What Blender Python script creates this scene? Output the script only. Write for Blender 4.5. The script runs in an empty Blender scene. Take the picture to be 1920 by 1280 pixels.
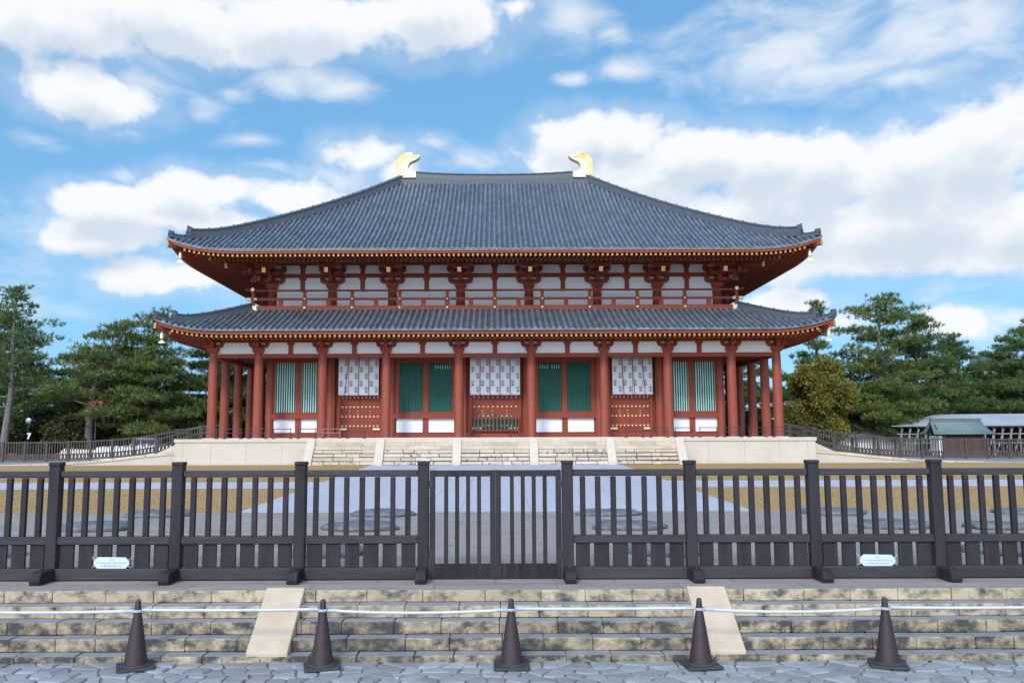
import bpy, bmesh, math, random
import numpy as np
from mathutils import Vector, Matrix
S = bpy.context.scene
COL = S.collection
rad = math.radians
# ------------------------------------------------------------------ camera
EYE = 2.53
cam_d = bpy.data.cameras.new('camera'); cam = bpy.data.objects.new('camera', cam_d); COL.objects.link(cam)
cam_d.sensor_width = 36; cam_d.lens = 30.0; cam_d.shift_x = 0.01667
cam_d.clip_start = 0.1; cam_d.clip_end = 6000
P_ = math.atan(181 / 1600.); R_ = rad(0.2)
f_ = Vector((0, math.cos(P_), math.sin(P_))); r0 = Vector((1, 0, 0)); u0 = r0.cross(f_)
r_ = r0 * math.cos(R_) - u0 * math.sin(R_); u_ = u0 * math.cos(R_) + r0 * math.sin(R_)
m = Matrix((r_, u_, -f_)).transposed().to_4x4(); m.translation = (0, 0, EYE)
cam.matrix_world = m
S.camera = cam
# ------------------------------------------------------------------ exposure, sun, sky
SUN_EL, SUN_AZ = 34, 197           # azimuth clockwise from +Y (north): behind the camera, a little to the left
SUN_STRENGTH, SKY_STRENGTH = 1.75, 0.13
S.view_settings.view_transform = 'Standard'; S.view_settings.look = 'None'
S.view_settings.exposure = 0.30; S.view_settings.gamma = 1
sd = bpy.data.lights.new('sun', 'SUN'); sd.energy = SUN_STRENGTH; sd.angle = rad(10); sd.color = (1, .95, .87)
so = bpy.data.objects.new('sun', sd); COL.objects.link(so)
sv = Vector((math.sin(rad(SUN_AZ)) * math.cos(rad(SUN_EL)), math.cos(rad(SUN_AZ)) * math.cos(rad(SUN_EL)), math.sin(rad(SUN_EL))))
so.rotation_euler = sv.to_track_quat('Z', 'Y').to_euler()
W = bpy.data.worlds.new('World'); S.world = W; W.use_nodes = True
nt = W.node_tree; nt.nodes.clear()
def wn(t, **kw):
    n = nt.nodes.new(t)
    for k, v in kw.items(): setattr(n, k, v)
    return n
def wl(a, b): nt.links.new(a, b)
def wm(op, a, b=None, c=None):
    n = wn('ShaderNodeMath', operation=op)
    for i, v in enumerate((a, b, c)):
        if v is None: continue
        if isinstance(v, (int, float)): n.inputs[i].default_value = v
        else: wl(v, n.inputs[i])
    return n.outputs[0]
def wr(v, a, b, c, d, smooth=True):
    n = wn('ShaderNodeMapRange'); n.interpolation_type = 'SMOOTHSTEP' if smooth else 'LINEAR'
    wl(v, n.inputs[0])
    for i, q in enumerate((a, b, c, d)): n.inputs[i + 1].default_value = q
    return n.outputs[0]
sky = wn('ShaderNodeTexSky', sky_type='NISHITA'); sky.sun_disc = False
sky.sun_elevation = rad(SUN_EL); sky.sun_rotation = rad(SUN_AZ); sky.air_density = 1.0; sky.dust_density = 0.4; sky.ozone_density = 1.6
tc = wn('ShaderNodeTexCoord'); sx = wn('ShaderNodeSeparateXYZ'); wl(tc.outputs['Generated'], sx.inputs[0])
AZ = wm('ARCTAN2', sx.outputs[0], sx.outputs[1]); EL = wm('ARCSINE', sx.outputs[2])
# clouds: azimuth, elevation (rad), half widths, weight
CUMULUS = [(130,45,190,62,1.0),(330,40,230,66,1.05),(560,40,230,66,1.0),(800,25,170,62,1.0),(960,15,70,34,.6),
 (165,168,125,50,1.0),(215,378,115,38,1.0),(370,352,110,40,1.05),(330,400,170,50,.9),(540,370,120,46,.85),(215,440,140,42,.9),(450,425,140,45,.7),(320,522,165,42,.9),(690,285,110,42,.85),(750,318,70,50,.75),
 (1060,300,120,70,.8),(1080,262,95,55,1.0),(1180,252,90,52,1.05),(1300,285,120,55,1.05),(1420,300,110,52,1.0),(1540,315,120,62,1.0),(1700,320,150,80,1.05),(1840,300,140,100,1.05),(1200,330,190,70,.9),(1450,380,240,80,.95),(1700,420,270,85,1.0),(1900,420,150,90,.95),(1620,480,300,60,.9),(1850,480,150,50,.75),
 (1470,572,125,36,.85),(1785,610,80,34,.9),(1560,605,90,30,.6)]
WISPS = [(1500,80,300,110,.85),(1700,60,210,110,.95),(1830,40,120,90,.95),(1530,140,220,34,.8),(1700,150,75,28,1.1),(1820,100,100,45,.7),(1060,30,110,60,.9),(1150,60,70,30,.6),
 (545,142,110,36,1.05),(650,165,95,28,1.0),(240,140,120,50,.8),(1165,125,60,22,1.2),(1070,142,40,16,.9),(385,205,60,35,.7),(230,325,90,35,.8),(640,330,120,45,.8),(465,262,90,20,.55),(60,262,130,30,.45),(500,312,90,22,.42),(250,240,100,24,.6),(440,170,70,30,.6),(820,275,70,30,.5),(880,310,120,50,.7),
 (120,580,170,50,.6),(1900,595,80,30,.9),(60,430,180,140,.45),(430,470,420,120,.5),(1040,400,300,120,.4),(1700,180,260,60,.45),(1800,540,200,40,.5),(80,80,120,60,.6),(250,110,330,70,.5)]
def blob(px, py, a, b):
    d = f_ + r_ * ((px - 928) / 1600) - u_ * ((py - 640) / 1600); d.normalize()
    return math.atan2(d.x, d.y), math.asin(d.z), a / 1600, b / 1600
def density(dz, CLOUDS, wisp=False):
    el = wm('ADD', EL, dz)
    cb = wn('ShaderNodeCombineXYZ'); wl(AZ, cb.inputs[0]); wl(el, cb.inputs[1])
    # domain warp so no outline stays elliptical
    w0 = wn('ShaderNodeTexNoise'); w0.inputs['Scale'].default_value = 7; w0.inputs['Detail'].default_value = 3
    wl(cb.outputs[0], w0.inputs['Vector'])
    wv = wn('ShaderNodeVectorMath', operation='MULTIPLY_ADD'); wl(w0.outputs['Color'], wv.inputs[0])
    wv.inputs[1].default_value = (.06, .035, 0); wl(cb.outputs[0], wv.inputs[2])
    off = wn('ShaderNodeVectorMath', operation='SUBTRACT'); wl(wv.outputs[0], off.inputs[0]); off.inputs[1].default_value = (.03, .0175, 0)
    acc = None
    for px, py, a, b, w in CLOUDS:
        az, e, ra, rb = blob(px, py, a, b)
        s = wn('ShaderNodeVectorMath', operation='SUBTRACT'); wl(off.outputs[0], s.inputs[0]); s.inputs[1].default_value = (az, e, 0)
        q = wn('ShaderNodeVectorMath', operation='MULTIPLY'); wl(s.outputs[0], q.inputs[0]); q.inputs[1].default_value = (1 / ra, 1 / rb, 0)
        l = wn('ShaderNodeVectorMath', operation='LENGTH'); wl(q.outputs[0], l.inputs[0])
        v = wm('SUBTRACT', w*1.12, l.outputs['Value'])
        acc = v if acc is None else wm('SMOOTH_MAX', acc, v, .25)
    if wisp:
        st = wn('ShaderNodeVectorMath', operation='MULTIPLY'); wl(wv.outputs[0], st.inputs[0]); st.inputs[1].default_value = (1, 2.1, 1)
        n1 = wn('ShaderNodeTexNoise'); n1.inputs['Scale'].default_value = 9; n1.inputs['Detail'].default_value = 8; n1.inputs['Roughness'].default_value = .6; n1.inputs['Distortion'].default_value = .4
        wl(st.outputs[0], n1.inputs['Vector'])
        return wm('MULTIPLY_ADD', wm('SUBTRACT', n1.outputs['Fac'], .5), 2.7, wm('MAXIMUM', acc, -.9))
    acc = wm('MAXIMUM', acc, wr(sx.outputs[1], -.2, .25, .15, -.75))  # unseen cloud cover behind the camera, added for diffuse light
    acc = wm('MAXIMUM', acc, -.75)
    st = wn('ShaderNodeVectorMath', operation='MULTIPLY'); wl(cb.outputs[0], st.inputs[0]); st.inputs[1].default_value = (1, 1.45, 1)
    n1 = wn('ShaderNodeTexNoise'); n1.inputs['Scale'].default_value = 10; n1.inputs['Detail'].default_value = 10; n1.inputs['Roughness'].default_value = .63
    wl(st.outputs[0], n1.inputs['Vector'])
    vo = wn('ShaderNodeTexVoronoi'); vo.feature = 'F1'; vo.inputs['Scale'].default_value = 17; vo.inputs['Detail'].default_value = 3; vo.inputs['Roughness'].default_value = .55
    vo.normalize = True; wl(wv.outputs[0], vo.inputs['Vector'])
    acc = wm('MULTIPLY_ADD', wm('SUBTRACT', .24, vo.outputs['Distance']), 1.45, acc)
    return wm('MULTIPLY_ADD', wm('SUBTRACT', n1.outputs['Fac'], .5), 1.35, acc)
D0 = density(0.0, CUMULUS); D1 = density(0.028, CUMULUS); DW = density(0.0, WISPS, True)
alpha = wr(D0, -.10, .42, 0, .97)
thin = wm('MAXIMUM', wr(DW, -.15, 1.2, 0, .74), wr(D0, -.70, .30, 0, .26))
alpha = wm('MAXIMUM', alpha, thin)
shade = wr(D1, .12, .95, 0, 1)
cm = wn('ShaderNodeMix', data_type='RGBA'); wl(shade, cm.inputs[0])
CL_LIT, CL_DARK = (6.1, 6.2, 6.35, 1), (4.2, 4.75, 5.4, 1)
cm.inputs[6].default_value = CL_LIT; cm.inputs[7].default_value = CL_DARK
hs = wn('ShaderNodeHueSaturation'); hs.inputs['Saturation'].default_value = 1.08; hs.inputs['Value'].default_value = 2.32
gm = wn('ShaderNodeGamma'); gm.inputs[1].default_value = .42; wl(sky.outputs[0], gm.inputs[0])
tn = wn('ShaderNodeMix', data_type='RGBA', blend_type='MULTIPLY'); tn.inputs[0].default_value = 1; tn.inputs[7].default_value = (.525, .865, 1.17, 1); wl(gm.outputs[0], tn.inputs[6]); wl(tn.outputs[2], hs.inputs['Color'])
sm = wn('ShaderNodeMix', data_type='RGBA'); wl(alpha, sm.inputs[0]); wl(hs.outputs[0], sm.inputs[6]); wl(cm.outputs[2], sm.inputs[7])
# sky brightened towards the sun behind the camera, added as frontal fill
dt = wn('ShaderNodeVectorMath', operation='DOT_PRODUCT'); wl(tc.outputs['Generated'], dt.inputs[0]); dt.inputs[1].default_value = sv
gc = wn('ShaderNodeCombineXYZ')
for i_, top_ in enumerate((3.3, 2.75, 2.55)): wl(wr(dt.outputs['Value'], .10, 1.0, 1.0, top_), gc.inputs[i_])
gs = wn('ShaderNodeVectorMath', operation='MULTIPLY'); wl(sm.outputs[2], gs.inputs[0]); wl(gc.outputs[0], gs.inputs[1])
bg = wn('ShaderNodeBackground'); bg.inputs[1].default_value = SKY_STRENGTH; wl(gs.outputs[0], bg.inputs[0])
wo = wn('ShaderNodeOutputWorld'); wl(bg.outputs[0], wo.inputs[0])
W.cycles.sampling_method = 'MANUAL'; W.cycles.sample_map_resolution = 512

# ------------------------------------------------------------------ materials
def M(name, c, c2=None, scale=3., rough=.7, metal=0., bump=0., bscale=60., stretch=(1, 1, 1), stain=None, stain_scale=5., stain_at=(.5, .62), stain_stretch=(1, 1, 1),
      island=0., uvtile=False, brick=None, spec=.5, coord='Object', translucent=0.):
    mt = bpy.data.materials.new(name); mt.use_nodes = True; t = mt.node_tree; N, L = t.nodes, t.links
    b = N['Principled BSDF']; b.inputs['Roughness'].default_value = rough; b.inputs['Metallic'].default_value = metal
    b.inputs['Specular IOR Level'].default_value = spec
    def noise(sc, det=6, ro=.6, st=(1, 1, 1)):
        g = N.new('ShaderNodeTexCoord') if coord != 'World' else N.new('ShaderNodeNewGeometry')
        mp = N.new('ShaderNodeMapping'); mp.inputs['Scale'].default_value = st
        L.new(g.outputs['Position' if coord == 'World' else coord], mp.inputs[0])
        n = N.new('ShaderNodeTexNoise'); n.inputs['Scale'].default_value = sc; n.inputs['Detail'].default_value = det; n.inputs['Roughness'].default_value = ro
        L.new(mp.outputs[0], n.inputs['Vector']); return n, mp
    def mix(fac, a, bb):
        mx = N.new('ShaderNodeMix'); mx.data_type = 'RGBA'
        L.new(fac, mx.inputs[0])
        for i, q in ((6, a), (7, bb)):
            if isinstance(q, tuple): mx.inputs[i].default_value = (*q, 1) if len(q) == 3 else q
            else: L.new(q, mx.inputs[i])
        return mx.outputs[2]
    def ramp(v, a, bb, lo=0, hi=1):
        r = N.new('ShaderNodeMapRange'); L.new(v, r.inputs[0])
        for i, q in enumerate((a, bb, lo, hi)): r.inputs[i + 1].default_value = q
        return r.outputs[0]
    c2 = c2 or tuple(x * .82 for x in c)
    n, _ = noise(scale, st=stretch)
    col = mix(ramp(n.outputs['Fac'], .32, .68), c, c2)
    hgt = None
    if island:
        g = N.new('ShaderNodeNewGeometry')
        h = N.new('ShaderNodeHueSaturation'); L.new(col, h.inputs['Color'])
        L.new(ramp(g.outputs['Random Per Island'], 0, 1, 1 - island, 1 + island), h.inputs['Value']); col = h.outputs[0]
    if uvtile:
        uv = N.new('ShaderNodeUVMap'); fl = N.new('ShaderNodeVectorMath'); fl.operation = 'FLOOR'; L.new(uv.outputs[0], fl.inputs[0])
        w = N.new('ShaderNodeTexWhiteNoise'); w.noise_dimensions = '2D'; L.new(fl.outputs[0], w.inputs['Vector'])
        h = N.new('ShaderNodeHueSaturation'); L.new(col, h.inputs['Color'])
        L.new(ramp(w.outputs['Value'], 0, 1, .72, 1.3), h.inputs['Value']); col = h.outputs[0]
        fr = N.new('ShaderNodeVectorMath'); fr.operation = 'FRACTION'; L.new(uv.outputs[0], fr.inputs[0])
        s = N.new('ShaderNodeSeparateXYZ'); L.new(fr.outputs[0], s.inputs[0]); hgt = s.outputs[1]
    if stain:
        n2, _ = noise(stain_scale, 8, .68, stain_stretch)
        col = mix(ramp(n2.outputs['Fac'], *stain_at), col, stain)
    if brick:
        g = N.new('ShaderNodeTexCoord'); mp = N.new('ShaderNodeMapping'); L.new(g.outputs['Object'], mp.inputs[0]); mp.inputs['Rotation'].default_value = brick.get('rot', (0, 0, 0))
        bt = N.new('ShaderNodeTexBrick'); L.new(mp.outputs[0], bt.inputs['Vector'])
        bt.inputs['Scale'].default_value = 1; bt.inputs['Brick Width'].default_value = brick['w']; bt.inputs['Row Height'].default_value = brick['h']
        bt.inputs['Mortar Size'].default_value = brick['m']; bt.inputs['Mortar Smooth'].default_value = .2
        bt.inputs['Color1'].default_value = (*[brick.get('v', .85)] * 3, 1); bt.inputs['Color2'].default_value = (1, 1, 1, 1); bt.inputs['Mortar'].default_value = (*[brick.get('mc', .5)] * 3, 1)
        mx = N.new('ShaderNodeMix'); mx.data_type = 'RGBA'; mx.blend_type = 'MULTIPLY'; mx.inputs[0].default_value = 1
        L.new(col, mx.inputs[6]); L.new(bt.outputs['Color'], mx.inputs[7]); col = mx.outputs[2]
    L.new(col, b.inputs['Base Color'])
    if bump or hgt is not None:
        n3, _ = noise(bscale, 5, .6, stretch); bp = N.new('ShaderNodeBump'); bp.inputs['Distance'].default_value = .02; bp.inputs['Strength'].default_value = bump or .4
        if hgt is not None:
            a = N.new('ShaderNodeMath'); a.operation = 'MULTIPLY_ADD'; L.new(hgt, a.inputs[0]); a.inputs[1].default_value = .8; L.new(n3.outputs['Fac'], a.inputs[2]); L.new(a.outputs[0], bp.inputs['Height'])
        else: L.new(n3.outputs['Fac'], bp.inputs['Height'])
        L.new(bp.outputs[0], b.inputs['Normal'])
    if translucent:
        tr = N.new('ShaderNodeBsdfTranslucent'); L.new(col, tr.inputs[0]); ms = N.new('ShaderNodeMixShader'); ms.inputs[0].default_value = translucent
        L.new(b.outputs[0], ms.inputs[1]); L.new(tr.outputs[0], ms.inputs[2]); L.new(ms.outputs[0], N['Material Output'].inputs[0])
    return mt
RED = M('vermilion_paint', (.275, .052, .026), (.23, .042, .022), 1.6, .6, bump=.08, bscale=25, stain=(.22, .052, .034), stain_scale=1.2, stain_at=(.5, .75), spec=.35)
REDC = M('vermilion_column_paint', (.28, .058, .032), (.24, .047, .027), .9, .6, bump=.1, bscale=30, stretch=(1, 1, .35), stain=(.36, .105, .068), stain_scale=2.6, stain_at=(.52, .8), stain_stretch=(2.5, 2.5, .22))
GOLD = M('gilt_metal', (.98, .74, .36), (.88, .62, .26), 2., .38, .75, bump=.05)
GOLDL = M('pale_gilt', (.83, .72, .48), (.74, .61, .36), 1.6, .5, .3, bump=.2, bscale=22)
GOLDB = M('shade_toned_gilt_round_end', (.33, .17, .06), (.26, .13, .045), 6., .6, .2)  # gilt with the shade under the eave put into its colour
SOFF = M('shaded_red_boards', (.10, .020, .015), (.08, .016, .012), 3, .7)  # same red paint, eave shade between the rafters put into the colour
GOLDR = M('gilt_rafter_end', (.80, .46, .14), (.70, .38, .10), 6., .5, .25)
WHITE = M('white_plaster', (.82, .835, .865), (.77, .79, .825), .8, .8, stain=(.70, .72, .76), stain_scale=1.3, stain_at=(.5, .8), stain_stretch=(.25, 1, 5), bump=.04, bscale=9, stretch=(.4, 1, 2.5))
TILEP = M('grey_pan_tile', (.072, .088, .112), (.056, .069, .088), .5, .6, uvtile=True, bscale=30)  # same tile as the cover rows, colour darkened for shade between them
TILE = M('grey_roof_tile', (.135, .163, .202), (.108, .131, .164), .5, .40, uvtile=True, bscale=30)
TILER = M('ridge_tile', (.088, .107, .138), (.068, .083, .108), 3., .5, bump=.2, bscale=18, brick=dict(w=.35, h=.085, m=.01, mc=.55, v=.9, rot=(rad(90), 0, 0)))
LEAD = M('pale_eave_strip', (.42, .43, .45), None, 2, .6)
GREEN = M('green_slat_paint', (.006, .105, .072), (.005, .085, .06), 3, .5)
GREEND = M('dark_green_backing', (.006, .07, .05), None, 3, .6)
PALE = M('pale_paper_backing', (.60, .84, .80), (.54, .78, .74), 3, .8)
CLOTH = M('white_curtain_cloth', (.86, .87, .90), (.81, .82, .86), 1.5, .85, bump=.1, bscale=12)
INK = M('grey_emblem_ink', (.15, .165, .21), None, 5, .8)
CORD = M('crimson_cord', (.25, .012, .07), (.16, .008, .06), 5, .7)
CREAM = M('cream_podium_stone', (.56, .515, .445), (.51, .46, .385), .9, .8, bump=.12, bscale=20, stain=(.46, .395, .315), stain_scale=.8, stain_at=(.55, .85))
CREAMS = M('cream_slab_stone', (.57, .515, .435), (.51, .45, .36), 2., .8, bump=.12, bscale=20)
SANDS = M('sandstone_block', (.55, .485, .40), (.47, .375, .27), 1.5, .85, bump=.4, bscale=14, island=.13, stain=(.15, .135, .115), stain_scale=2.3, stain_at=(.66, .74), stretch=(1, 1, 1.8))
SANDB = M('sandstone_mottled_block', (.56, .505, .425), (.48, .40, .30), 1.5, .85, bump=.45, bscale=14, island=.16, stain=(.11, .105, .10), stain_scale=3.2, stain_at=(.56, .66))
STEPM = M('weathered_step_stone', (.48, .405, .285), (.41, .335, .22), 2.2, .9, bump=.5, bscale=35, island=.16, stain=(.07, .068, .063), stain_scale=4.2, stain_at=(.45, .64), stain_stretch=(1, 1, 1.5))
STEPD = M('dark_stained_step_stone', (.45, .375, .26), (.38, .31, .20), 2.2, .9, bump=.5, bscale=35, island=.2, stain=(.062, .060, .056), stain_scale=4.4, stain_at=(.36, .57), stain_stretch=(1, 1, 1.4))
STEPT = M('grey_step_tread', (.27, .285, .30), (.19, .20, .215), 4, .85, bump=.3, bscale=40)
RAMP = M('ramp_slab_stone', (.54, .45, .345), (.47, .37, .27), 3, .85, bump=.3, bscale=30, stain=(.40, .31, .22), stain_scale=5, stain_at=(.55, .8))
WOOD = M('dark_fence_wood', (.034, .031, .036), (.020, .0185, .0215), 5, .6, stain=(.062, .052, .05), stain_scale=6, stain_at=(.55, .8), stain_stretch=(2, 2, .25), bump=.4, bscale=45, stretch=(1, 1, .12), island=.35, spec=.15)
WOODH = M('dark_fence_rail_wood', (.042, .040, .048), (.025, .024, .028), 5, .55, stain=(.06, .058, .064), stain_scale=5, stain_at=(.52, .78), stain_stretch=(.4, 2, 2), bump=.4, bscale=45, stretch=(.1, 1, 1), island=.2, spec=.3)
WOODF = M('brown_far_fence_wood', (.075, .058, .055), (.055, .043, .042), 4, .7, island=.15)
CONE = M('dark_maroon_plastic', (.040, .022, .026), (.034, .019, .022), 8, .5, bump=.1, bscale=60)
RUBBER = M('black_rubber', (.030, .034, .038), (.045, .05, .055), 8, .65)
POLEW = M('white_plastic_pole', (.58, .61, .66), (.46, .50, .60), 6, .4)
RINGM = M('pale_blue_ring_plastic', (.42, .47, .56), None, 6, .45)
SIGNW = M('white_sign_plate', (.60, .68, .74), None, 6, .4)
TXTR = M('red_print', (.45, .16, .20), None, 6, .6)
TXTB = M('blue_grey_print', (.13, .17, .28), None, 6, .6)
LAWN = M('dry_brown_lawn', (.43, .275, .115), (.32, .205, .082), 7., .95, bump=1.0, bscale=22, stain=(.19, .17, .05), stain_scale=.35, stain_at=(.58, .8), coord='World')
PATH = M('pale_paving', (.46, .465, .52), (.42, .425, .475), .8, .75, bump=.08, brick=dict(w=2.4, h=1.05, m=.016, mc=.68, v=.95, rot=(0, 0, rad(90))))
PLAZA = M('warm_grey_flagstones', (.33, .295, .27), (.265, .235, .215), 1.6, .85, bump=.4, bscale=18, stretch=(.4, 2.2, 1), brick=dict(w=1.5, h=.52, m=.012, mc=.62, v=.88), stain=(.15, .14, .14), stain_scale=1.6, stain_at=(.55, .75), stain_stretch=(.4, 1.8, 1))
COBB = M('grey_cobble', (.29, .30, .315), (.22, .23, .245), 4, .8, bump=.5, bscale=30, island=.2, stain=(.33, .31, .27), stain_scale=5, stain_at=(.6, .8))
JOINT = M('sandy_joint', (.24, .225, .20), (.13, .125, .115), 14, .95, bump=.6, bscale=60)
DIRT = M('bare_earth', (.20, .165, .115), (.15, .13, .08), .3, .95, coord='World')
ROCK = M('dark_foundation_rock', (.19, .20, .225), (.075, .08, .092), 8, .6, bump=1.0, bscale=14, stretch=(1, 1, 2))
BARK = M('pine_bark', (.21, .19, .185), (.12, .10, .095), 6, .95, bump=.7, bscale=18, stretch=(1, 1, .4))
BARKD = M('dark_bark', (.07, .06, .055), (.04, .035, .03), 6, .95, bump=.7, bscale=18, stretch=(1, 1, .4))
def LEAF(name, a, b, isl=.45): return M(name, a, b, .45, .75, island=isl, translucent=.22, spec=.3)
PINE = [LEAF('pine_needles_dark', (.048, .105, .040), (.085, .145, .045)), LEAF('pine_needles_mid', (.088, .150, .046), (.15, .195, .05)), LEAF('pine_needles_olive', (.145, .18, .045), (.21, .215, .05))]
OLIVE = LEAF('autumn_leaves', (.22, .19, .045), (.31, .235, .05), .35)
SHRUB = [LEAF('shrub_leaves_dark', (.022, .048, .022), (.038, .060, .022)), LEAF('shrub_leaves_brown', (.105, .075, .034), (.07, .072, .028)), LEAF('shrub_leaves_green', (.042, .08, .026), (.075, .108, .028)), LEAF('bare_twig_brown', (.12, .085, .07), (.08, .06, .048))]
IRON = M('dark_railing_metal', (.05, .045, .048), None, 5, .5, .3)
IRONL = M('worn_grey_railing_metal', (.30, .24, .23), (.2, .15, .15), 5, .6)
COPPER = M('green_copper_roof', (.175, .245, .235), (.135, .195, .19), 1.2, .6, bump=.2, bscale=10)
TIN = M('pale_tin_roof', (.40, .43, .47), (.31, .34, .385), .4, .45, bump=.15, stretch=(1, .3, 1))
PLANK = M('brown_planks', (.12, .055, .035), (.08, .04, .028), 3, .7, brick=dict(w=8, h=.22, m=.012, mc=.4, v=.8, rot=(rad(90), rad(0), 0)))
PLANKV = M('brown_upright_planks', (.115, .055, .036), (.08, .04, .028), 3, .7, stretch=(6, 6, .3), island=.2)
BEAMG = M('weathered_grey_timber', (.36, .37, .38), (.24, .245, .25), 3, .8)
BEAMB = M('raw_brown_timber', (.28, .14, .06), None, 3, .8)
DARK = M('shadowy_dark_boards', (.03, .024, .022), None, 3, .9)
WPAINT = M('white_body_paint', (.75, .77, .80), None, 3, .35)
GLASS = M('dark_window_glass', (.03, .045, .055), None, 3, .08, spec=.8)
REDP = M('red_body_paint', (.45, .02, .03), None, 3, .35)
TARP = M('white_tarpaulin', (.74, .76, .80), (.66, .68, .74), 3, .6, bump=.3, bscale=6)
TARPC = M('cream_tarpaulin', (.68, .62, .50), None, 3, .6, bump=.3, bscale=6)
CONC = M('pale_concrete', (.52, .54, .57), (.46, .48, .51), 1, .8)
GREYM = M('grey_cladding', (.16, .165, .185), None, 1, .6)
BGLASS = M('blue_green_glazing', (.16, .33, .42), (.10, .25, .34), .3, .12, spec=.8)
LAMPG = M('frosted_lamp_glass', (.62, .66, .70), None, 6, .4)
COPR = M('reddish_lamp_metal', (.38, .14, .11), (.28, .09, .075), 4, .55, .3)
MIRR = M('mirror_back_grey', (.42, .46, .50), (.3, .34, .38), 4, .25, .5)

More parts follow.
